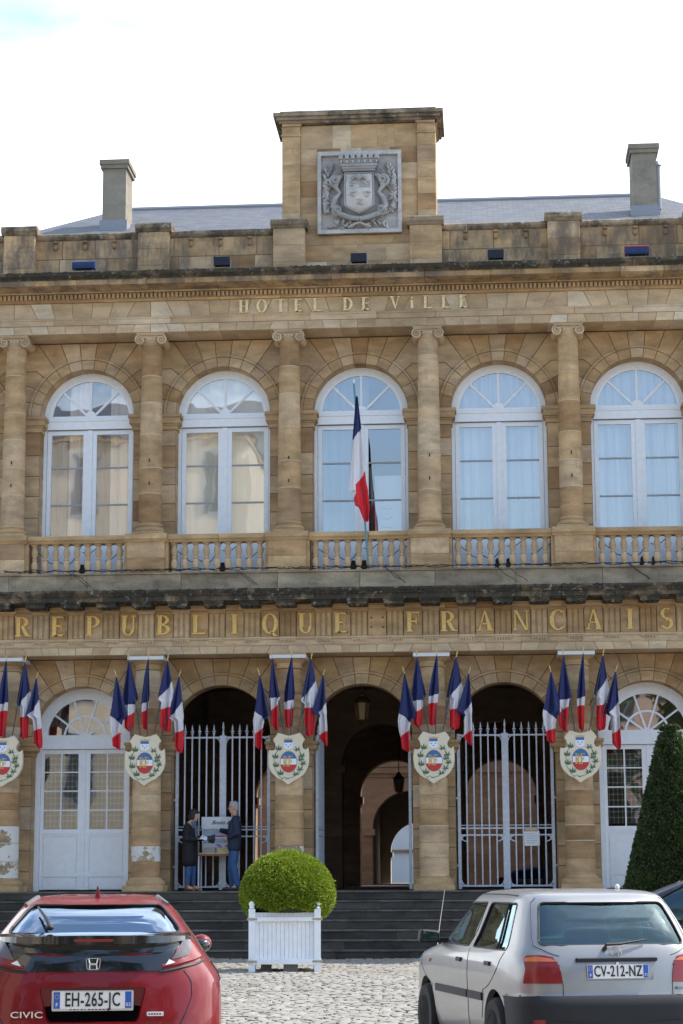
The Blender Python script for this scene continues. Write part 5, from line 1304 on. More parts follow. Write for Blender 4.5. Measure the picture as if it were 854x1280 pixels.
for x, l, c_ in ((-3.22,'grey','grey'), (-2.93,'yellowish','yellow')):
    st = empty('leaflet_stack', (x, .45, 2.085), label=f'{l} stack of leaflets lying on the table', cat='leaflets')
    mb = MB()
    for k in range(5): mb.box(-.12+random.uniform(-.01,.01), .12, -.08, .08, .022*k, .022*k+.018)
    mb.build('paper', plain(c_+'_paper', (.40,.38,.36) if c_ == 'grey' else (.60,.52,.25), .8), st)

# ---------------------------------------------------------------- cars
def herm(xs, ys, x):
    xs = np.asarray(xs, float); ys = np.asarray(ys, float); h = np.diff(xs); d = np.diff(ys)/h; m = np.zeros(len(xs)); m[0] = d[0]; m[-1] = d[-1]
    for i in range(1, len(xs)-1): m[i] = 0 if d[i-1]*d[i] <= 0 else 2*d[i-1]*d[i]/(d[i-1]+d[i])
    i = int(min(max(np.searchsorted(xs, x)-1, 0), len(xs)-2)); t = (x-xs[i])/h[i]
    return float((2*t**3-3*t*t+1)*ys[i]+(t**3-2*t*t+t)*h[i]*m[i]+(-2*t**3+3*t*t)*ys[i+1]+(t**3-t*t)*h[i]*m[i+1])
class Car:
    def __init__(s, levels, yc, n=8, bow=.05):
        s.L = np.array(levels); s.yc = yc; s.n = n; s.bow = bow
    def lv(s, z):
        z = min(max(z, s.L[0,0]), s.L[-1,0]); return [herm(s.L[:,0], s.L[:,k], z) for k in (1,2,3)]
    def S(s, th, z, dw=0, dr=0):
        """outline angle: 90deg = rear middle, 0 = right side, 180 = left side, -90 = front"""
        w_, yr, yf = s.lv(z); w_ -= dw; yr += dr; yf -= dr
        c, q = math.cos(th), math.sin(th); n = s.n
        x = w_*math.copysign(abs(c)**(2/n), c); f = abs(q)**(2/n)
        if q >= 0: y = s.yc-(s.yc-yr)*f+s.bow*(x/w_)**2*f**4
        else: y = s.yc+(yf-s.yc)*f-s.bow*1.6*(x/w_)**2*f**4
        return Vector((x, y, z))
    def N(s, th, z):
        e = 1e-3; a = s.S(th+e, z)-s.S(th-e, z); zz = min(z, s.L[-1,0]-2e-3); b = s.S(th, zz+e)-s.S(th, zz-e); n = a.cross(b)
        if n.length < 1e-12: return Vector((0,0,1))
        n.normalize(); p = s.S(th, z)-Vector((0, s.yc, z-.2)); return n if n.dot(p) > 0 else -n
    def rx(s, x, z):
        w_ = s.lv(z)[0]; return math.acos(math.copysign(min(.9999, abs(x)/w_)**(s.n/2), x))
    def sy(s, y, z, side):
        w_, yr, yf = s.lv(z)
        if y < s.yc: t = math.asin(min(.9999, (s.yc-y)/(s.yc-yr))**(s.n/2))
        else: t = -math.asin(min(.9999, (y-s.yc)/(yf-s.yc))**(s.n/2))
        return t if side > 0 else PI-t
    def closed(s, dw=0, dr=0, z0=None, z1=None, M=120):
        z0 = z0 or s.L[0,0]; z1 = z1 or s.L[-1,0]; zs = [z0]
        for a, b in zip(s.L[:-1,0], s.L[1:,0]):
            for k in range(1, 4):
                z = a+(b-a)*k/3
                if z0 < z < z1: zs.append(z)
        zs.append(z1); vs = []; fs = []
        # even-ish spacing along the outline
        ths = []; 
        for k in range(M):
            u = k/M*4; q = int(u); t = u-q; t = .5-.5*math.cos(PI*t) if True else t
            t = t*t*(3-2*t) if False else t; ths.append((q+.5*(t+ (u-q)))*PI/2)
        for z in zs:
            for th in ths: vs.append(tuple(s.S(th, z, dw, dr)))
        for i in range(len(zs)-1):
            for k in range(M): fs.append((i*M+k, i*M+(k+1)%M, (i+1)*M+(k+1)%M, (i+1)*M+k))
        fs.append(tuple(range(M-1,-1,-1))); t0 = (len(zs)-1)*M; cz = len(vs); c = Vector((0,0,0))
        for k in range(M): c += Vector(vs[t0+k])/M
        vs.append((c.x, c.y, c.z+.0)); fs += [(t0+k, t0+(k+1)%M, cz) for k in range(M)]
        return vs, fs
    def fill(s, pts, off, th_pts=True, K=5, dense=8):
        """patch over a convex outline of (theta, z) points"""
        B = []
        for i in range(len(pts)):
            a, b = pts[i], pts[(i+1)%len(pts)]
            for k in range(dense): B.append((a[0]+(b[0]-a[0])*k/dense, a[1]+(b[1]-a[1])*k/dense))
        c = (sum(p[0] for p in B)/len(B), sum(p[1] for p in B)/len(B)); vs = [s.S(*c)+s.N(*c)*off]; fs = []; n = len(B)
        for r in range(1, K+1):
            for p in B: q = (c[0]+(p[0]-c[0])*r/K, c[1]+(p[1]-c[1])*r/K); vs.append(s.S(*q)+s.N(*q)*off)
        for k in range(n): fs.append((0, 1+k, 1+(k+1)%n))
        for r in range(1, K):
            for k in range(n): fs.append((1+(r-1)*n+k, 1+r*n+k, 1+r*n+(k+1)%n, 1+(r-1)*n+(k+1)%n))
        return vs, fs, B
def rnd(poly, r=.25, K=4):
    """round the corners of a 2D polygon"""
    out = []; n = len(poly)
    for i in range(n):
        p, a, b = Vector(poly[i]), Vector(poly[i-1]), Vector(poly[(i+1)%n])
        rr = min(r, (a-p).length*.45, (b-p).length*.45); u = p+(a-p).normalized()*rr; v = p+(b-p).normalized()*rr
        for k in range(K+1): t = k/K; out.append(tuple(u*(1-t)**2+p*2*t*(1-t)+v*t*t))
    return out
def boolean(me, cutters):
    o = bpy.data.objects.new('b', me); COL.objects.link(o); tmp = []
    for vs, fs in cutters:
        m = bpy.data.meshes.new('c'); m.from_pydata([tuple(v) for v in vs], [], fs); bmm = bmesh.new(); bmm.from_mesh(m); bmesh.ops.recalc_face_normals(bmm, faces=bmm.faces); bmm.to_mesh(m); bmm.free()
        c = bpy.data.objects.new('c', m); COL.objects.link(c); tmp.append(c); md = o.modifiers.new('x', 'BOOLEAN'); md.operation = 'DIFFERENCE'; md.solver = 'EXACT'; md.object = c
    dg = bpy.context.evaluated_depsgraph_get(); m2 = bpy.data.meshes.new_from_object(o.evaluated_get(dg))
    for c in tmp: bpy.data.objects.remove(c)
    bpy.data.objects.remove(o); return m2
def prism_cut(P3a, P3b):
    n = len(P3a); return [tuple(p) for p in P3a]+[tuple(p) for p in P3b], [tuple(range(n)), tuple(range(2*n-1, n-1, -1))]+[(i, n+i, n+(i+1)%n, (i+1)%n) for i in range(n)]
def build_car(root, car, paint, cutwin_rear, cutwin_side, wheels, wr, arch, glassM, extra_cuts=(), front_glass=True, sideglass=None, cavz=(.52, None)):
    vs, fs = car.closed(); me = bpy.data.meshes.new('body'); me.from_pydata(vs, [], fs)
    bmm = bmesh.new(); bmm.from_mesh(me); bmesh.ops.recalc_face_normals(bmm, faces=bmm.faces); bmm.to_mesh(me); bmm.free()
    cuts = [car.closed(.055, .07, cavz[0], car.L[-1,0]-.035, 72)]
    for nm, poly in cutwin_rear:
        P = rnd(poly, .05); cuts.append(prism_cut([(x, -.5, z) for x, z in P], [(x, car.yc, z) for x, z in P]))
    for nm, poly in cutwin_side:
        P = rnd(poly, .045); cuts.append(prism_cut([(-1.3, y, z) for y, z in P], [(1.3, y, z) for y, z in P]))
    if front_glass:
        zt = car.L[-1,0]; z0, z1 = front_glass
        P = rnd([(-.60,z0),(.60,z0),(.52,z1),(-.52,z1)], .05); cuts.append(prism_cut([(x, car.yc+.2, z) for x, z in P], [(x, 5, z) for x, z in P]))
    for wy in wheels:
        for s in (-1, 1):
            c = [(s*.5, wy+arch*math.cos(t), wr+.01+arch*math.sin(t)) for t in np.linspace(0, 2*PI, 33)[:-1]]; cuts.append(prism_cut(c, [(s*1.2, p[1], p[2]) for p in c]))
    cuts += list(extra_cuts)
    m2 = boolean(me, cuts); m2.name = 'body'; m2.materials.clear(); m2.materials.append(paint)
    m2.polygons.foreach_set('use_smooth', [True]*len(m2.polygons)); m2.update(); m2.set_sharp_from_angle(angle=math.radians(38))
    body = link('body', m2, root)
    def glassp(name, pts, M):
        v, f, B = car.fill(pts, -.012, K=6, dense=3); mb = MB(); mb.add(v, f, .5); g = mb.build(name, M, root, 80)
        mb = MB(); pp = [car.S(*p)-car.N(*p)*.004 for p in B]; mb.tube(pp+[pp[0]], .009, 6); mb.build('seal', M_black, g, 60)
    for nm, poly in cutwin_rear: glassp(nm, [(car.rx(x, z), z) for x, z in rnd(poly, .05)], glassM)
    for nm, poly in cutwin_side:
        for s in (-1, 1): glassp(nm, [(car.sy(y, z, s), z) for y, z in rnd(poly, .045)], sideglass or glassM)
    if front_glass:
        P = rnd([(-.60,z0),(.60,z0),(.52,z1),(-.52,z1)], .05); glassp('windscreen', [(-car.rx(x, z), z) for x, z in P], M_carglass)
    return body
def seam(car, root, pts, r=.0035, name='panel_gap'):
    mb = MB(); P = []
    for a, b in zip(pts[:-1], pts[1:]):
        for k in range(6): P.append((a[0]+(b[0]-a[0])*k/6, a[1]+(b[1]-a[1])*k/6))
    P.append(pts[-1]); mb.tube([car.S(*p)+car.N(*p)*.0005 for p in P], r, 5); return mb.build(name, M_black, root)
def patch(car, root, pts, off, M, name, dense=6, K=4):
    v, f, B = car.fill(pts, off, K=K, dense=dense); n = len(B); b0 = len(v)
    v2 = v[-n:]; inner = [car.S(*p)-car.N(*p)*.01 for p in B]; v = v+inner
    f = f+[(len(v)-2*n+k, len(v)-n+k, len(v)-n+(k+1)%n, len(v)-2*n+(k+1)%n) for k in range(n)]
    mb = MB(); mb.add(v, f, .5); return mb.build(name, M, root, 40)
M_tyre = plain('tyre', (.018,.018,.019), .85, bump=.2, nscale=30); M_rim = plain('steel_rim', (.38,.38,.38), .35, metal=.8); M_trim = plain('black_plastic', (.016,.018,.023), .6, noise=.15, spec=.35)
M_chrome = plain('chrome', (.7,.7,.72), .12, metal=1); M_plate = plain('plate_white', (.74,.75,.76), .35); M_pblue = plain('plate_blue', (.02,.10,.42), .4)
M_lampred = plain('red_lens', (.20,.004,.006), .3, coat=.35); M_rimred = plain('bright_red_lens', (.30,.006,.01), .35)
M_amb = plain('orange_lens', (.55,.12,.01), .2, coat=1); M_clear = plain('grey_lens', (.10,.085,.09), .2, coat=.4)
M_seat = plain('dark_seat', (.05,.055,.06), .9)
def wheel(root, x, y, r, s, spokes):
    w_ = empty_part('wheel', root, (x, y, r)); mb = MB()
    prof = [(r*.64,-.09),(r*.72,-.10),(r*.93,-.095),(r,-.06),(r,.06),(r*.93,.095),(r*.72,.10),(r*.64,.09),(r*.64,-.09)]
    mb.lathe(prof, 0, 0, 36); o = mb.build('tyre', M_tyre, w_, 40); o.rotation_euler = (0, PI/2, 0)
    mb = MB(); mb.lathe([(.02,.075*s),(.07,.075*s),(.075,.045*s),(r*.30,.04*s)], 0, 0, 24)
    for k in range(spokes):
        a = 2*PI*k/spokes; R_ = Matrix.Rotation(a, 3, 'Z'); z0, z1 = sorted((.03*s, .065*s)); mb.box(.05, r*.62, -.035, .035, z0, z1, R=R_)
    mb.lathe([(r*.56,.055*s),(r*.60,.085*s),(r*.66,.085*s),(r*.66,.03*s),(r*.56,.03*s)], 0, 0, 30); mb.lathe([(r*.6,0),(r*.6,.02*s)], 0, 0, 20)
    o = mb.build('rim', M_rim, w_, 40); o.rotation_euler = (0, PI/2, 0)
def empty_part(name, parent, loc):
    o = bpy.data.objects.new(name, None); COL.objects.link(o); o.parent = parent; o.location = loc; return o
def plate(root, y, z, txt, tiltx=0, right='', strip=True):
    r = empty_part('licence_plate', root, (0, y, z)); r.rotation_euler = (-tiltx, 0, 0)
    mb = MB(); mb.prism(rnd([(-.26,-.055),(.26,-.055),(.26,.055),(-.26,.055)], .01), -.006, .006, .5); mb.build('plate', M_plate, r)
    for x0, x1 in ((-.257,-.215),(.215,.257)): mb = MB(); mb.box(x0,x1,-.0075,-.005,-.052,.052); mb.build('blue_strip', M_pblue, r)
    place_text(txt, .122, M_black, r, 'number', (0, -.0085, -.001), sx=.66)
    place_text('F', .035, M_plate, r, 'country_letter', (-.236, -.0095, -.03)); place_text(right, .032, M_plate, r, 'department', (.236, -.0095, -.03))
    mb = MB()
    for k in range(12): a = 2*PI*k/12; mb.ell((-.236+.013*math.cos(a), -.0085, .022+.013*math.sin(a)), (.0025,.001,.0025), 6)
    mb.build('star_ring', M_goldpaint, r)
def seat(root, x, y, M=None):
    mb = MB(); mb.box(x-.24,x+.24,y-.25,y+.25,.45,.6); mb.build('seat', M or M_seat, root)
    mb = MB(); mb.prism(rnd([(x-.23,.55),(x+.23,.55),(x+.20,1.12),(x-.20,1.12)], .08), y-.28, y-.16, .5, 0, .02); mb.build('seat_back', M or M_seat, root)
    mb = MB(); mb.prism(rnd([(x-.13,1.13),(x+.13,1.13),(x+.12,1.30),(x-.12,1.30)], .06), y-.27, y-.17, .5, 0, .02); mb.build('headrest', M or M_seat, root)

M_silver = plain('silver_paint', (.30,.30,.30), .36, metal=.5, coat=.5, noise=.05, nscale=3)
golf = empty('parked_car', (3.66, -25.12, 0), math.radians(15.4), label='older silver hatchback with black bumper parked at right, number CV-212-NZ', cat='car')
GL = [(.17,.76,.10,3.88),(.24,.80,.03,3.97),(.40,.832,.0,4.02),(.60,.838,.0,4.02),(.63,.84,.03,4.0),(.75,.846,.045,3.96),(.85,.842,.06,3.82),(.92,.832,.08,3.45),(.97,.815,.10,3.05),(1.03,.785,.13,2.90),(1.15,.742,.21,2.68),(1.28,.694,.32,2.44),(1.38,.650,.42,2.20),(1.43,.615,.50,2.05),(1.457,.56,.60,1.90),(1.472,.45,.80,1.72),(1.48,.25,1.05,1.5)]
g = Car(GL, 1.75)
body = build_car(golf, g, M_silver, [('rear_window', [(-.625,1.035),(.625,1.035),(.535,1.375),(-.535,1.375)])],
  [('rear_side_window', [(.52,.985),(1.58,.985),(1.45,1.365),(.68,1.365)]), ('front_side_window', [(1.70,.985),(2.90,.985),(2.24,1.35),(1.56,1.365)])],
  (.80, 3.22), .295, .355, M_carglass, extra_cuts=[prism_cut([(x, -.2, z) for x, z in rnd([(-.315,.745),(.315,.745),(.33,.90),(-.33,.90)], .02)], [(x, .062, z) for x, z in rnd([(-.30,.755),(.30,.755),(.31,.90),(-.31,.90)], .02)])],
  front_glass=(1.0, 1.38))
for x, s in ((-.76,-1),(.76,1)):
    for y in (.80, 3.22): wheel(golf, x, y, .295, s, 7)
hb = [(g.sy(.44, .2, 1)+.0, .19)]
thL = lambda y, z, s: g.sy(y, z, s)
bp_pts = [(thL(.42,.30,1),.20),(thL(.42,.5,1),.40),(thL(.46,.6,1),.625),(PI-thL(.46,.6,1),.625),(PI-thL(.42,.5,1),.40),(PI-thL(.42,.30,1),.20)]
patch(g, golf, bp_pts, .022, M_trim, 'rear_bumper', 26, 6)
seam(g, golf, [(thL(.42,.5,1),.52),(PI-thL(.42,.5,1),.52)], .004, 'bumper_groove')
seam(g, golf, [(thL(.45,.63,1),.636),(PI-thL(.45,.63,1),.636)], .005, 'bumper_gap')
for s in (-1, 1):
    T = lambda x, z: g.rx(s*x, z)
    Y = lambda y, z: g.sy(y, z, s)
    P = [(T(.465,.735),.735),(Y(.155,.735),.735),(Y(.150,.85),.85),(Y(.19,.93),.93),(T(.72,.952),.952),(T(.60,.955),.955),(T(.53,.94),.94),(T(.495,.89),.89),(T(.475,.82),.82)]
    tl = patch(g, golf, P, .008, M_lampred, 'tail_light', 6)
    P = [(T(.495,.905),.905),(Y(.175,.905),.905),(Y(.195,.930),.930),(T(.66,.945),.945),(T(.55,.93),.93)]; patch(g, tl, P, .0105, M_amb, 'indicator_lens', 6)
    seam(g, tl, [(T(.48,.875),.875),(Y(.155,.875),.875)], .004, 'lens_divider'); seam(g, tl, [(T(.48,.80),.80),(Y(.155,.80),.80)], .003, 'lens_divider')
    seam(g, golf, [(T(.465,.64),.64),(T(.465,.735),.735)]); seam(g, golf, [(T(.475,.95),.95),(T(.60,1.0),1.0),(T(.66,1.03),1.03),(T(.655,1.1),1.1),(T(.585,1.37),1.37),(T(.54,1.41),1.41)])
    seam(g, golf, [(Y(1.22,.64),.40),(Y(1.15,.64),.64),(Y(.80,.76),.76),(Y(.62,.90),.90),(Y(.55,.97),.97)])
    seam(g, golf, [(Y(1.66,.3),.26),(Y(1.66,.6),.60),(Y(1.64,.97),.97)]); seam(g, golf, [(Y(2.98,.3),.26),(Y(2.98,.6),.60),(Y(2.94,.96),.96)])
    for y0, y1 in ((1.18, 1.64), (1.68, 2.82)): patch(g, golf, [(Y(y0,.56),.545),(Y(y1,.56),.545),(Y(y1,.56),.610),(Y(y0,.56),.610)], .014, M_trim, 'rubbing_strip')
    for y in (.90, 1.86):
        P = [(Y(y,.86),.845),(Y(y+.15,.86),.845),(Y(y+.15,.86),.880),(Y(y,.86),.880)]; patch(g, golf, P, .016, M_trim, 'door_handle')
    seam(g, golf, [(Y(.80,.98),.985),(Y(.90,1.36),1.365)], .011, 'quarter_divider')
    patch(g, golf, [(Y(3.0,.8),.80),(Y(3.07,.8),.80),(Y(3.07,.8),.83),(Y(3.0,.8),.83)], .006, M_amb, 'side_indicator')
    seam(g, golf, [(Y(.75,1.4),1.425),(Y(1.2,1.4),1.435),(Y(2.0,1.4),1.432)], .006, 'roof_gutter')
mb = MB(); mb.prism(rnd([(-1.04,.99),(-.84,.985),(-.84,1.09),(-1.02,1.11)], .03), 2.62, 2.72, .5, 0, .015); m_ = mb.build('mirror', M_trim, golf)
mb = MB(); mb.prism(rnd([(-1.02,1.005),(-.87,1.0),(-.87,1.08),(-1.0,1.095)], .02), 2.612, 2.619, .5); mb.build('mirror_glass', plain('mirror_glass', (.45,.52,.56), .05, metal=1), m_)
mb = MB(); mb.box(-.86,-.76,2.64,2.72,.985,1.03); mb.box(.76,1.0,2.64,2.74,.99,1.09); mb.build('mirror', M_trim, golf)
mb = MB(); y = g.S(g.rx(.0,.92),.92).y; mb.prism(rnd([(-.345,.905),(.345,.905),(.345,.935),(-.345,.935)], .008), y-.022, y+.02, .5, 0, .005); mb.build('handle_bar', M_trim, golf)
plate(golf, .052, .825, 'CV-212-NZ', .06, '71')
def vwbadge():
    y = g.S(PI/2, .975).y-.012; mb = MB(); c = (.0, .972)
    mb.tube([(c[0]+.046*math.cos(a), y, c[1]+.046*math.sin(a)) for a in np.linspace(0, 2*PI, 25)], .004, 6)
    z = c[1]; mb.tube([(-.015,y,z+.036),(0,y,z+.004),(.015,y,z+.036)], .0032, 5); mb.tube([(-.034,y,z+.018),(-.017,y,z-.033),(0,y,z-.004),(.017,y,z-.033),(.034,y,z+.018)], .0032, 5)
    mb.build('badge', M_chrome, golf, 60)
vwbadge()
mb = MB(); mb.tube([(.35,-.02,.22),(.35,.3,.22)], .024, 10); mb.build('exhaust', M_rim, golf, 60)
for s in (-1, 1): patch(g, golf, [(g.rx(s*.62,.42),.415),(g.rx(s*.70,.42),.415),(g.rx(s*.70,.45),.455),(g.rx(s*.62,.45),.455)], .026, M_lampred, 'reflector', 3)
mb = MB(); mb.tube([(.0,g.S(PI/2,.885).y-.012,.888),(.0,g.S(PI/2,.885).y+.01,.888)], .014, 10); mb.build('lock', M_chrome, golf, 60)
mb = MB(); a = g.S(g.rx(-.09,1.01),1.01)+Vector((0,-.02,0)); b_ = g.S(g.rx(.28,1.075),1.075)+Vector((0,-.03,0))
mb.tube([a, a+Vector((.01,-.01,.03)), a.lerp(b_,.35)+Vector((0,-.02,.01)), b_], [.016,.014,.012,.007], 7); mb.tube([a+Vector((0,.02,-.01)), a+Vector((0,-.01,0))], .018, 8); mb.build('rear_wiper', M_black, golf, 50)
mb = MB(); mb.tube([(-.70,3.3,.93),(-.69,3.25,1.12),(-.66,3.14,1.47)], [.004,.003,.002], 5); mb.build('aerial', M_chrome, golf)
mb = MB(); mb.ell((.34,1.0,1.49), (.022,.022,.03), 10); mb.build('roof_knob', M_paintcap, golf, 60)
place_text('GT', .035, M_chrome, golf, 'small_badge', (.50, .02, .69), sx=1) if False else None
mb = MB(); mb.prism(rnd([(.50,.68),(.56,.68),(.56,.70),(.50,.70)], .005), .032, .05, .5); mb.build('small_badge', M_lead, golf)
for x in (-.36, .36): seat(golf, x, 2.15)
mb = MB(); mb.prism(rnd([(-.6,.6),(.6,.6),(.58,1.02),(-.58,1.02)], .06), .95, 1.07, .5, 0, .02); mb.build('rear_bench', M_seat, golf)
mb = MB(); mb.box(-.66,.66,2.65,3.0,.7,.98); mb.build('dashboard', M_seat, golf)
mb = MB(); mb.tube([(-.36+.17*math.cos(a), 2.5-.05*math.sin(a), 1.0+.17*math.sin(a)) for a in np.linspace(0,2*PI,22)], .014, 6); mb.build('steering_wheel', M_black, golf)
mb = MB(); mb.box(-.62,.62,.16,.95,.93,.95); mb.build('parcel_shelf', M_seat, golf)

# red hatchback
M_redp = plain('red_metallic_paint', (.17,.002,.005), .45, metal=0, coat=.6, spec=.2)
M_blackgloss = plain('gloss_black', (.008,.008,.010), .12, coat=1)
civ = empty('parked_car', (.08, -28.9, 0), math.radians(9.8), label='dark red modern hatchback with black spoiler parked at left, number EH-265-JC', cat='car')
CL = [(.20,.80,.12,4.15),(.30,.85,.05,4.2),(.50,.88,.01,4.25),(.68,.890,.02,4.25),(.82,.886,.05,4.15),(.92,.872,.075,3.95),(1.0,.835,.10,3.6),(1.08,.775,.12,3.3),(1.15,.722,.135,3.1),(1.205,.690,.15,2.98),(1.235,.665,.22,2.92),(1.28,.630,.34,2.8),(1.34,.585,.50,2.6),(1.40,.535,.69,2.35),(1.44,.48,.88,2.15),(1.462,.42,1.1,2.0),(1.475,.25,1.4,1.8)]
c = Car(CL, 2.0, 7, .09)
rec = [(-.40,.92),(.40,.92),(.31,.66),(-.31,.66)]
cb = build_car(civ, c, M_redp, [('rear_window', [(-.60,1.238),(.60,1.238),(.455,1.415),(-.455,1.415)])], [('side_window', [(.95,1.09),(2.75,1.07),(2.2,1.36),(1.3,1.36)])], (.88, 3.45), .31, .37, M_carglassdark,
  extra_cuts=[prism_cut([(x, -.2, z) for x, z in rnd([(-.40,.925),(.40,.925),(.33,.67),(-.33,.67)], .03)], [(x, .125, z) for x, z in rnd([(-.35,.90),(.35,.90),(.29,.69),(-.29,.69)], .03)])], front_glass=(1.08, 1.38))
for x, s in ((-.78,-1),(.78,1)):
    for y in (.88, 3.45): wheel(civ, x, y, .31, s, 5)
T = lambda x, z: c.rx(x, z)
patch(c, civ, [(T(.44,1.0),1.0),(T(.52,1.08),1.08),(T(.63,1.19),1.19),(T(-.63,1.19),1.19),(T(-.52,1.08),1.08),(T(-.44,1.0),1.0)], .006, M_blackgloss, 'lower_rear_glass', 12)
seam(c, civ, [(T(.47,1.045),1.045),(T(-.47,1.045),1.045)], .002)
# spoiler blade
mb = MB(); vs = []; n = 40
for i in range(n+1):
    u = -1+2*i/n; x = u*.655; a_ = 1-abs(u)**3; y = c.S(T(x*.985, 1.20), 1.20).y
    th_ = .018+.030*a_; zc = 1.222-.012*u*u
    vs += [(x, y-.03-.055*a_, zc+.006), (x, y-.035-.055*a_, zc-th_), (x, y+.03, zc-th_-.02), (x, y+.10, zc+.022)]
fs = [(4*i+k, 4*i+(k+1)%4, 4*i+4+(k+1)%4, 4*i+4+k) for i in range(n) for k in range(4)]+[(3,2,1,0),(4*n,4*n+1,4*n+2,4*n+3)]
mb.add(vs, fs, .5); sp_ = mb.build('spoiler', M_blackgloss, civ, 50)
mb = MB(); mb.box(-.13,.13,c.S(PI/2,1.2).y-.092,c.S(PI/2,1.2).y-.07,1.188,1.205); mb.build('brake_light', M_lampred, sp_)
for s in (-1, 1):
    T = lambda x, z: c.rx(s*x, z); Y = lambda y, z: c.sy(y, z, s)
    P = [(T(.455,1.02),1.02),(T(.60,1.045),1.045),(Y(.33,1.07),1.075),(Y(.36,1.13),1.13),(Y(.30,1.19),1.19),(T(.60,1.20),1.20),(T(.55,1.13),1.13)]
    tl = patch(c, civ, P, .016, M_lampred, 'tail_light', 6)
    P = [(T(.515,1.065),1.065),(T(.625,1.085),1.085),(T(.645,1.13),1.13),(T(.635,1.18),1.18),(T(.585,1.185),1.185),(T(.55,1.12),1.12)]; patch(c, tl, P, .021, M_clear, 'clear_lens', 5)
    P = [(T(.475,1.03),1.03),(T(.54,1.045),1.045),(T(.50,1.065),1.065)]; patch(c, tl, P, .021, M_plate, 'reverse_lens', 4)
    rim_ = seam(c, tl, [(T(.46,1.03),1.03),(T(.60,1.052),1.052),(Y(.33,1.075),1.08),(Y(.35,1.13),1.13),(Y(.31,1.185),1.185),(T(.60,1.195),1.195)], .013, 'red_rim'); rim_.data.materials.clear(); rim_.data.materials.append(M_rimred)
    seam(c, tl, [(T(.60,1.07),1.07),(T(.61,1.19),1.19)], .006, 'lens_divider')
    seam(c, civ, [(T(.44,1.0),.995),(T(.60,1.01),1.02),(Y(.40,1.05),1.06)], .010, 'light_surround')
    seam(c, civ, [(T(.60,1.01),1.0),(T(.655,.93),.93),(T(.66,.84),.84),(T(.60,.70),.70),(T(.56,.64),.64)], .004)
    seam(c, civ, [(Y(.62,1.0),1.03),(Y(.80,.95),.96),(Y(.92,.90),.90)], .008, 'fender_slot')
    seam(c, civ, [(Y(1.05,.5),.5),(Y(1.10,.75),.75),(Y(1.35,.95),1.0),(Y(1.2,1.07),1.08)], .004)
    mb = MB(); q = [c.S(*p)+c.N(*p)*.004 for p in ((T(.50,1.405),1.405),(T(.47,1.425),1.425),(T(.45,1.44),1.44),(T(.43,1.455),1.455))]; mb.tube(q, .018, 6); mb.build('roof_joint', plain('roof_joint_grey', (.12,.11,.11), .6) if s < 0 else bpy.data.materials['roof_joint_grey'], civ)
    mb = MB(); mb.ell((s*.80,2.72,1.09), (.085,.07,.068), 16); m_ = mb.build('mirror', M_redp, civ, 60)
    mb = MB(); mb.ell((s*.795,2.69,1.075), (.08,.065,.055), 14); mb.box(min(s*.70,s*.76), max(s*.70,s*.76), 2.70, 2.76, 1.05, 1.08); mb.build('mirror_housing', M_blackgloss, m_, 60)
plate(civ, .095, .822, 'EH-265-JC', .05, '03')
mb = MB(); mb.prism(rnd([(-.27,-.068+.822),(.27,-.068+.822),(.27,.06+.822),(-.27,.06+.822)], .01), .105, .118, .5); mb.build('plate_frame', M_plate, civ)
mb = MB(); [mb.box(-.15+.024*k, -.15+.024*k+random.uniform(.008,.018), .103, .106, .760, .766) for k in range(12)]; mb.build('dealer_lettering', M_black, civ)
mb = MB(); y = c.S(PI/2,1.045).y-.014; z = 1.047
ro = rnd([(-.048,z+.036),(.048,z+.036),(.040,z-.034),(-.040,z-.034)], .016); mb.tube([(p[0], y, p[1]) for p in ro]+[(ro[0][0], y, ro[0][1])], .004, 6)
mb.tube([(-.030,y,z+.032),(-.022,y,z),(-.024,y,z-.030)], .006, 6); mb.tube([(.030,y,z+.032),(.022,y,z),(.024,y,z-.030)], .006, 6); mb.box(-.022,.022,y-.006,y+.004,z-.006,z+.006); mb.build('badge', M_chrome, civ, 60)
y = c.S(c.rx(-.43,.735),.735).y; place_text('CIVIC', .055, M_chrome, civ, 'model_badge', (-.43, y-.010, .735), rot=(PI/2,0,-.12), ext=.004, sx=1.5)
y = c.S(c.rx(.42,.735),.735).y; mb = MB(); mb.box(.36,.47,y-.008,y+.002,.722,.748); st_ = mb.build('sticker', M_plate, civ); mb = MB(); [mb.box(.37+.018*k,.382+.018*k,y-.010,y-.0082,.730,.739) for k in range(5)]; mb.build('sticker_text', M_black, st_)
mb = MB(); mb.add([(-.018,1.05,1.452),(.018,1.05,1.452),(.022,1.32,1.465),(-.022,1.32,1.465),(-.004,1.06,1.535),(.004,1.06,1.535),(.004,1.12,1.53),(-.004,1.12,1.53)], [(0,1,5,4),(1,2,6,5),(2,3,7,6),(3,0,4,7),(4,5,6,7)]); mb.build('fin_aerial', M_redp, civ)
mb = MB(); a = c.S(c.rx(-.30,1.255),1.255)+Vector((0,-.01,.02)); b_ = c.S(c.rx(-.40,1.375),1.375)+Vector((0,-.01,.025)); mb.tube([a, a.lerp(b_,.2)+Vector((0,-.01,.02)), b_], [.016,.013,.008], 7); mb.ell(tuple(a), (.03,.03,.02), 10); mb.build('rear_wiper', M_black, civ, 50)
for x in (-.36, .36): seat(civ, x, 2.3)
mb = MB(); mb.box(-.6,.6,1.2,1.32,.6,1.1); mb.build('rear_bench', M_seat, civ)

civ.scale = (.965, 1, 1)
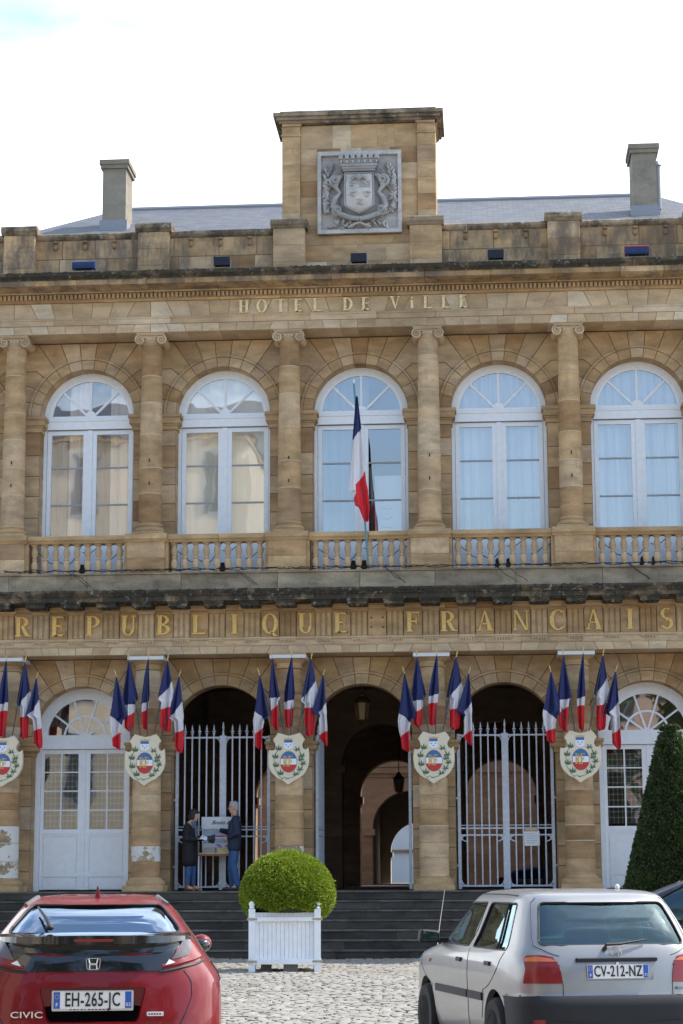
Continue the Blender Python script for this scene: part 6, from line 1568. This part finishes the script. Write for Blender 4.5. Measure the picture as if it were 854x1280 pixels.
# dark car further off at the right edge
M_plum = plain('dark_plum_paint', (.022,.014,.030), .3, metal=.3, coat=1)
dk = empty('parked_car', (7.05, -20.5, 0), math.radians(76), label='dark plum car mostly out of frame behind the silver hatchback', cat='car')
DL = [(.22,.80,.12,4.15),(.32,.85,.05,4.2),(.55,.88,.01,4.25),(.75,.89,.02,4.22),(.90,.885,.05,4.1),(1.0,.87,.08,3.85),(1.10,.83,.12,3.55),(1.25,.78,.18,3.22),(1.38,.73,.26,2.93),(1.50,.68,.38,2.62),(1.575,.63,.50,2.38),(1.62,.55,.75,2.1),(1.64,.25,1.0,1.8)]
def place_dark():
    rel = (fwd+rgt*((805-427)/2500)-up*((1124-640)/2500))*20.5; p = Vector((2.6125,-41.8432,1.6))+rel
    a_ = dk.rotation_euler[2]; q = Matrix.Rotation(a_, 3, 'Z') @ Vector((.0, 2.93, 0)); dk.location = (p.x-q.x, p.y-q.y, 0); print('dark', dk.location, p)
place_dark()
k_ = Car(DL, 1.85)
build_car(dk, k_, M_plum, [('rear_window', [(-.58,1.12),(.58,1.12),(.52,1.52),(-.52,1.52)])], [('rear_side_window', [(.75,1.12),(1.75,1.12),(1.65,1.52),(.95,1.52)]), ('front_side_window', [(1.83,1.12),(3.05,1.12),(2.42,1.51),(1.75,1.52)])], (.85,3.35), .31, .37, M_carglass, front_glass=(1.14,1.53))
for x, s in ((-.76,-1),(.76,1)):
    for y in (.85, 3.35): wheel(dk, x, y, .31, s, 6)
for x in (-.36, .36): seat(dk, x, 2.2)
mb = MB(); mb.box(-.66,.66,2.7,3.0,.7,.99); mb.build('dashboard', M_seat, dk)
mb = MB(); mb.ell((-.95,2.75,1.08), (.11,.07,.07), 14); mb.ell((.95,2.75,1.08), (.11,.07,.07), 14); mb.build('mirror', M_plum, dk, 60)
for s in (-1, 1):
    T = lambda x, z: k_.rx(s*x, z); Y = lambda y, z: k_.sy(y, z, s)
    patch(k_, dk, [(T(.55,.78),.78),(Y(.3,.78),.78),(Y(.35,.98),.98),(T(.60,.98),.98)], .008, M_lampred, 'tail_light', 6)

# ---------------------------------------------------------------- unseen houses added across the square, for glass and car paint to reflect
M_slate2 = plain('slate', (.10,.11,.13), .6, noise=.2); M_shut = plain('grey_shutter', (.30,.33,.36), .6); M_pane2 = plain('dark_pane', (.03,.035,.04), .15)
def house(x0, x1, yf, dep, h, fl, M, label, roof_h=3.0):
    r = empty('house', ((x0+x1)/2, yf, 0), label=label, cat='house', group='houses added across the square for reflections'); w_ = (x1-x0)/2
    mb = MB(); mb.box(-w_, w_, -dep, 0, 0, h, .5); mb.build('wall', M, r)
    mb = MB(); mb.box(-w_-.1, w_+.1, -dep, .25, h, h+.25, .5); mb.build('cornice', M_pale, r)
    mb = MB(); mb.add([(-w_-.2,.35,h+.25),(w_+.2,.35,h+.25),(w_+.2,-dep,h+.25),(-w_-.2,-dep,h+.25),(-w_-.2,-dep/2,h+roof_h),(w_+.2,-dep/2,h+roof_h)], [(0,1,5,4),(2,3,4,5),(0,4,3),(1,2,5),(3,2,1,0)], .5); mb.build('roof', M_slate2, r)
    n = max(2, int((x1-x0)/2.6)); fh = h/fl
    for f in range(fl):
        for k in range(n):
            x = -w_+(k+.5)*2*w_/n; z = f*fh+(.9 if f else .1); hh = fh-1.4 if f else fh-.9
            mb = MB(); mb.box(x-.62,x+.62,.0,.06,z-.08,z+hh+.1,.5); wd = mb.build('window', M_shut, r)
            mb = MB(); mb.box(x-.48,x-.03,.06,.07,z,z+hh); mb.box(x+.03,x+.48,.06,.07,z,z+hh); mb.build('pane', M_pane2, wd)
M_plc = plain('cream_render', (.62,.54,.42), .9, noise=.12, nscale=.7); M_plp = plain('pink_render', (.52,.38,.31), .9, noise=.12, nscale=.7); M_plg = plain('grey_render', (.40,.38,.34), .9, noise=.12, nscale=.7)
house(-30, -7.4, -40, 12, 20, 5, M_plc, 'added tall cream corner house left of the square')
for i, (xa, xb, h, f, M_, lb) in enumerate(((-46,-32,13,4,M_plg,'added grey four storey house furthest left across the square'),(-31.5,-18,12,3,M_plp,'added pink rendered house across the square'),(-17.5,-4,13.5,4,M_plc,'added cream four storey house across the square'),(-3.5,9,11.5,3,M_plg,'added grey three storey house opposite the town hall'),(9.5,22,13,4,M_plp,'added pink four storey house across the square'),(22.5,40,12,3,M_plc,'added cream three storey house furthest right across the square'))):
    house(xa, xb, -78, 11, h, f, M_, lb)

# unseen trees added behind the camera to darken reflections in the car paint
def big_tree(x, y, H, R, seed, label):
    r = empty('added_tree', (x, y, 0), label=label, cat='tree', group='trees added behind the square for reflections'); rg = np.random.default_rng(seed)
    mb = MB(); mb.tube([(0,0,0),(.1,0,H*.25),(0,.1,H*.5),(.1,.1,H*.8)], [.28,.22,.16,.05], 10)
    tips = []
    for k in range(9):
        a = k*2.4; z = H*(.35+.05*k); e = (math.cos(a)*R*.7, math.sin(a)*R*.7, z+H*.15); mb.tube([(0,0,z),(e[0]*.5,e[1]*.5,z+H*.06),e], [.10,.07,.03], 6); tips.append(e)
    mb.build('trunk', plain('plane_bark', (.20,.17,.12), .9, noise=.4) if 'plane_bark' not in bpy.data.materials else bpy.data.materials['plane_bark'], r, 50)
    P = []; N_ = []
    for k in range(70):
        d = rg.normal(0,1,3); d /= np.linalg.norm(d); c = np.array([0,0,H*.62])+d*np.array([R,R,H*.36])*rg.uniform(.45,1)
        q = rg.normal(0,1,(120,3)); q /= np.linalg.norm(q,axis=1,keepdims=True); P.append(c+q*rg.uniform(.5,1.1)); N_.append(q)
    P = np.concatenate(P); N_ = np.concatenate(N_); me, at, n, _ = leaves('crown', r, P, N_, .30, None, seed); at.data.foreach_set('value', rg.random(n)); me.materials.append(M_treeleaf); link('crown', me, r)
M_treeleaf = foliage_mat('tree_leaf', [(0,(.03,.055,.012)),(.5,(.05,.085,.018)),(1,(.09,.13,.03))])
for i, (x, y, lb) in enumerate(((-9,-50,'leftmost added tree behind the photographer'),(-1.5,-48.5,'added tree directly behind the photographer'),(6,-49.5,'second added tree from the right behind the photographer'),(13.5,-49,'rightmost added tree behind the photographer'))): big_tree(x, y, 14, 3.9, 40+i, lb)
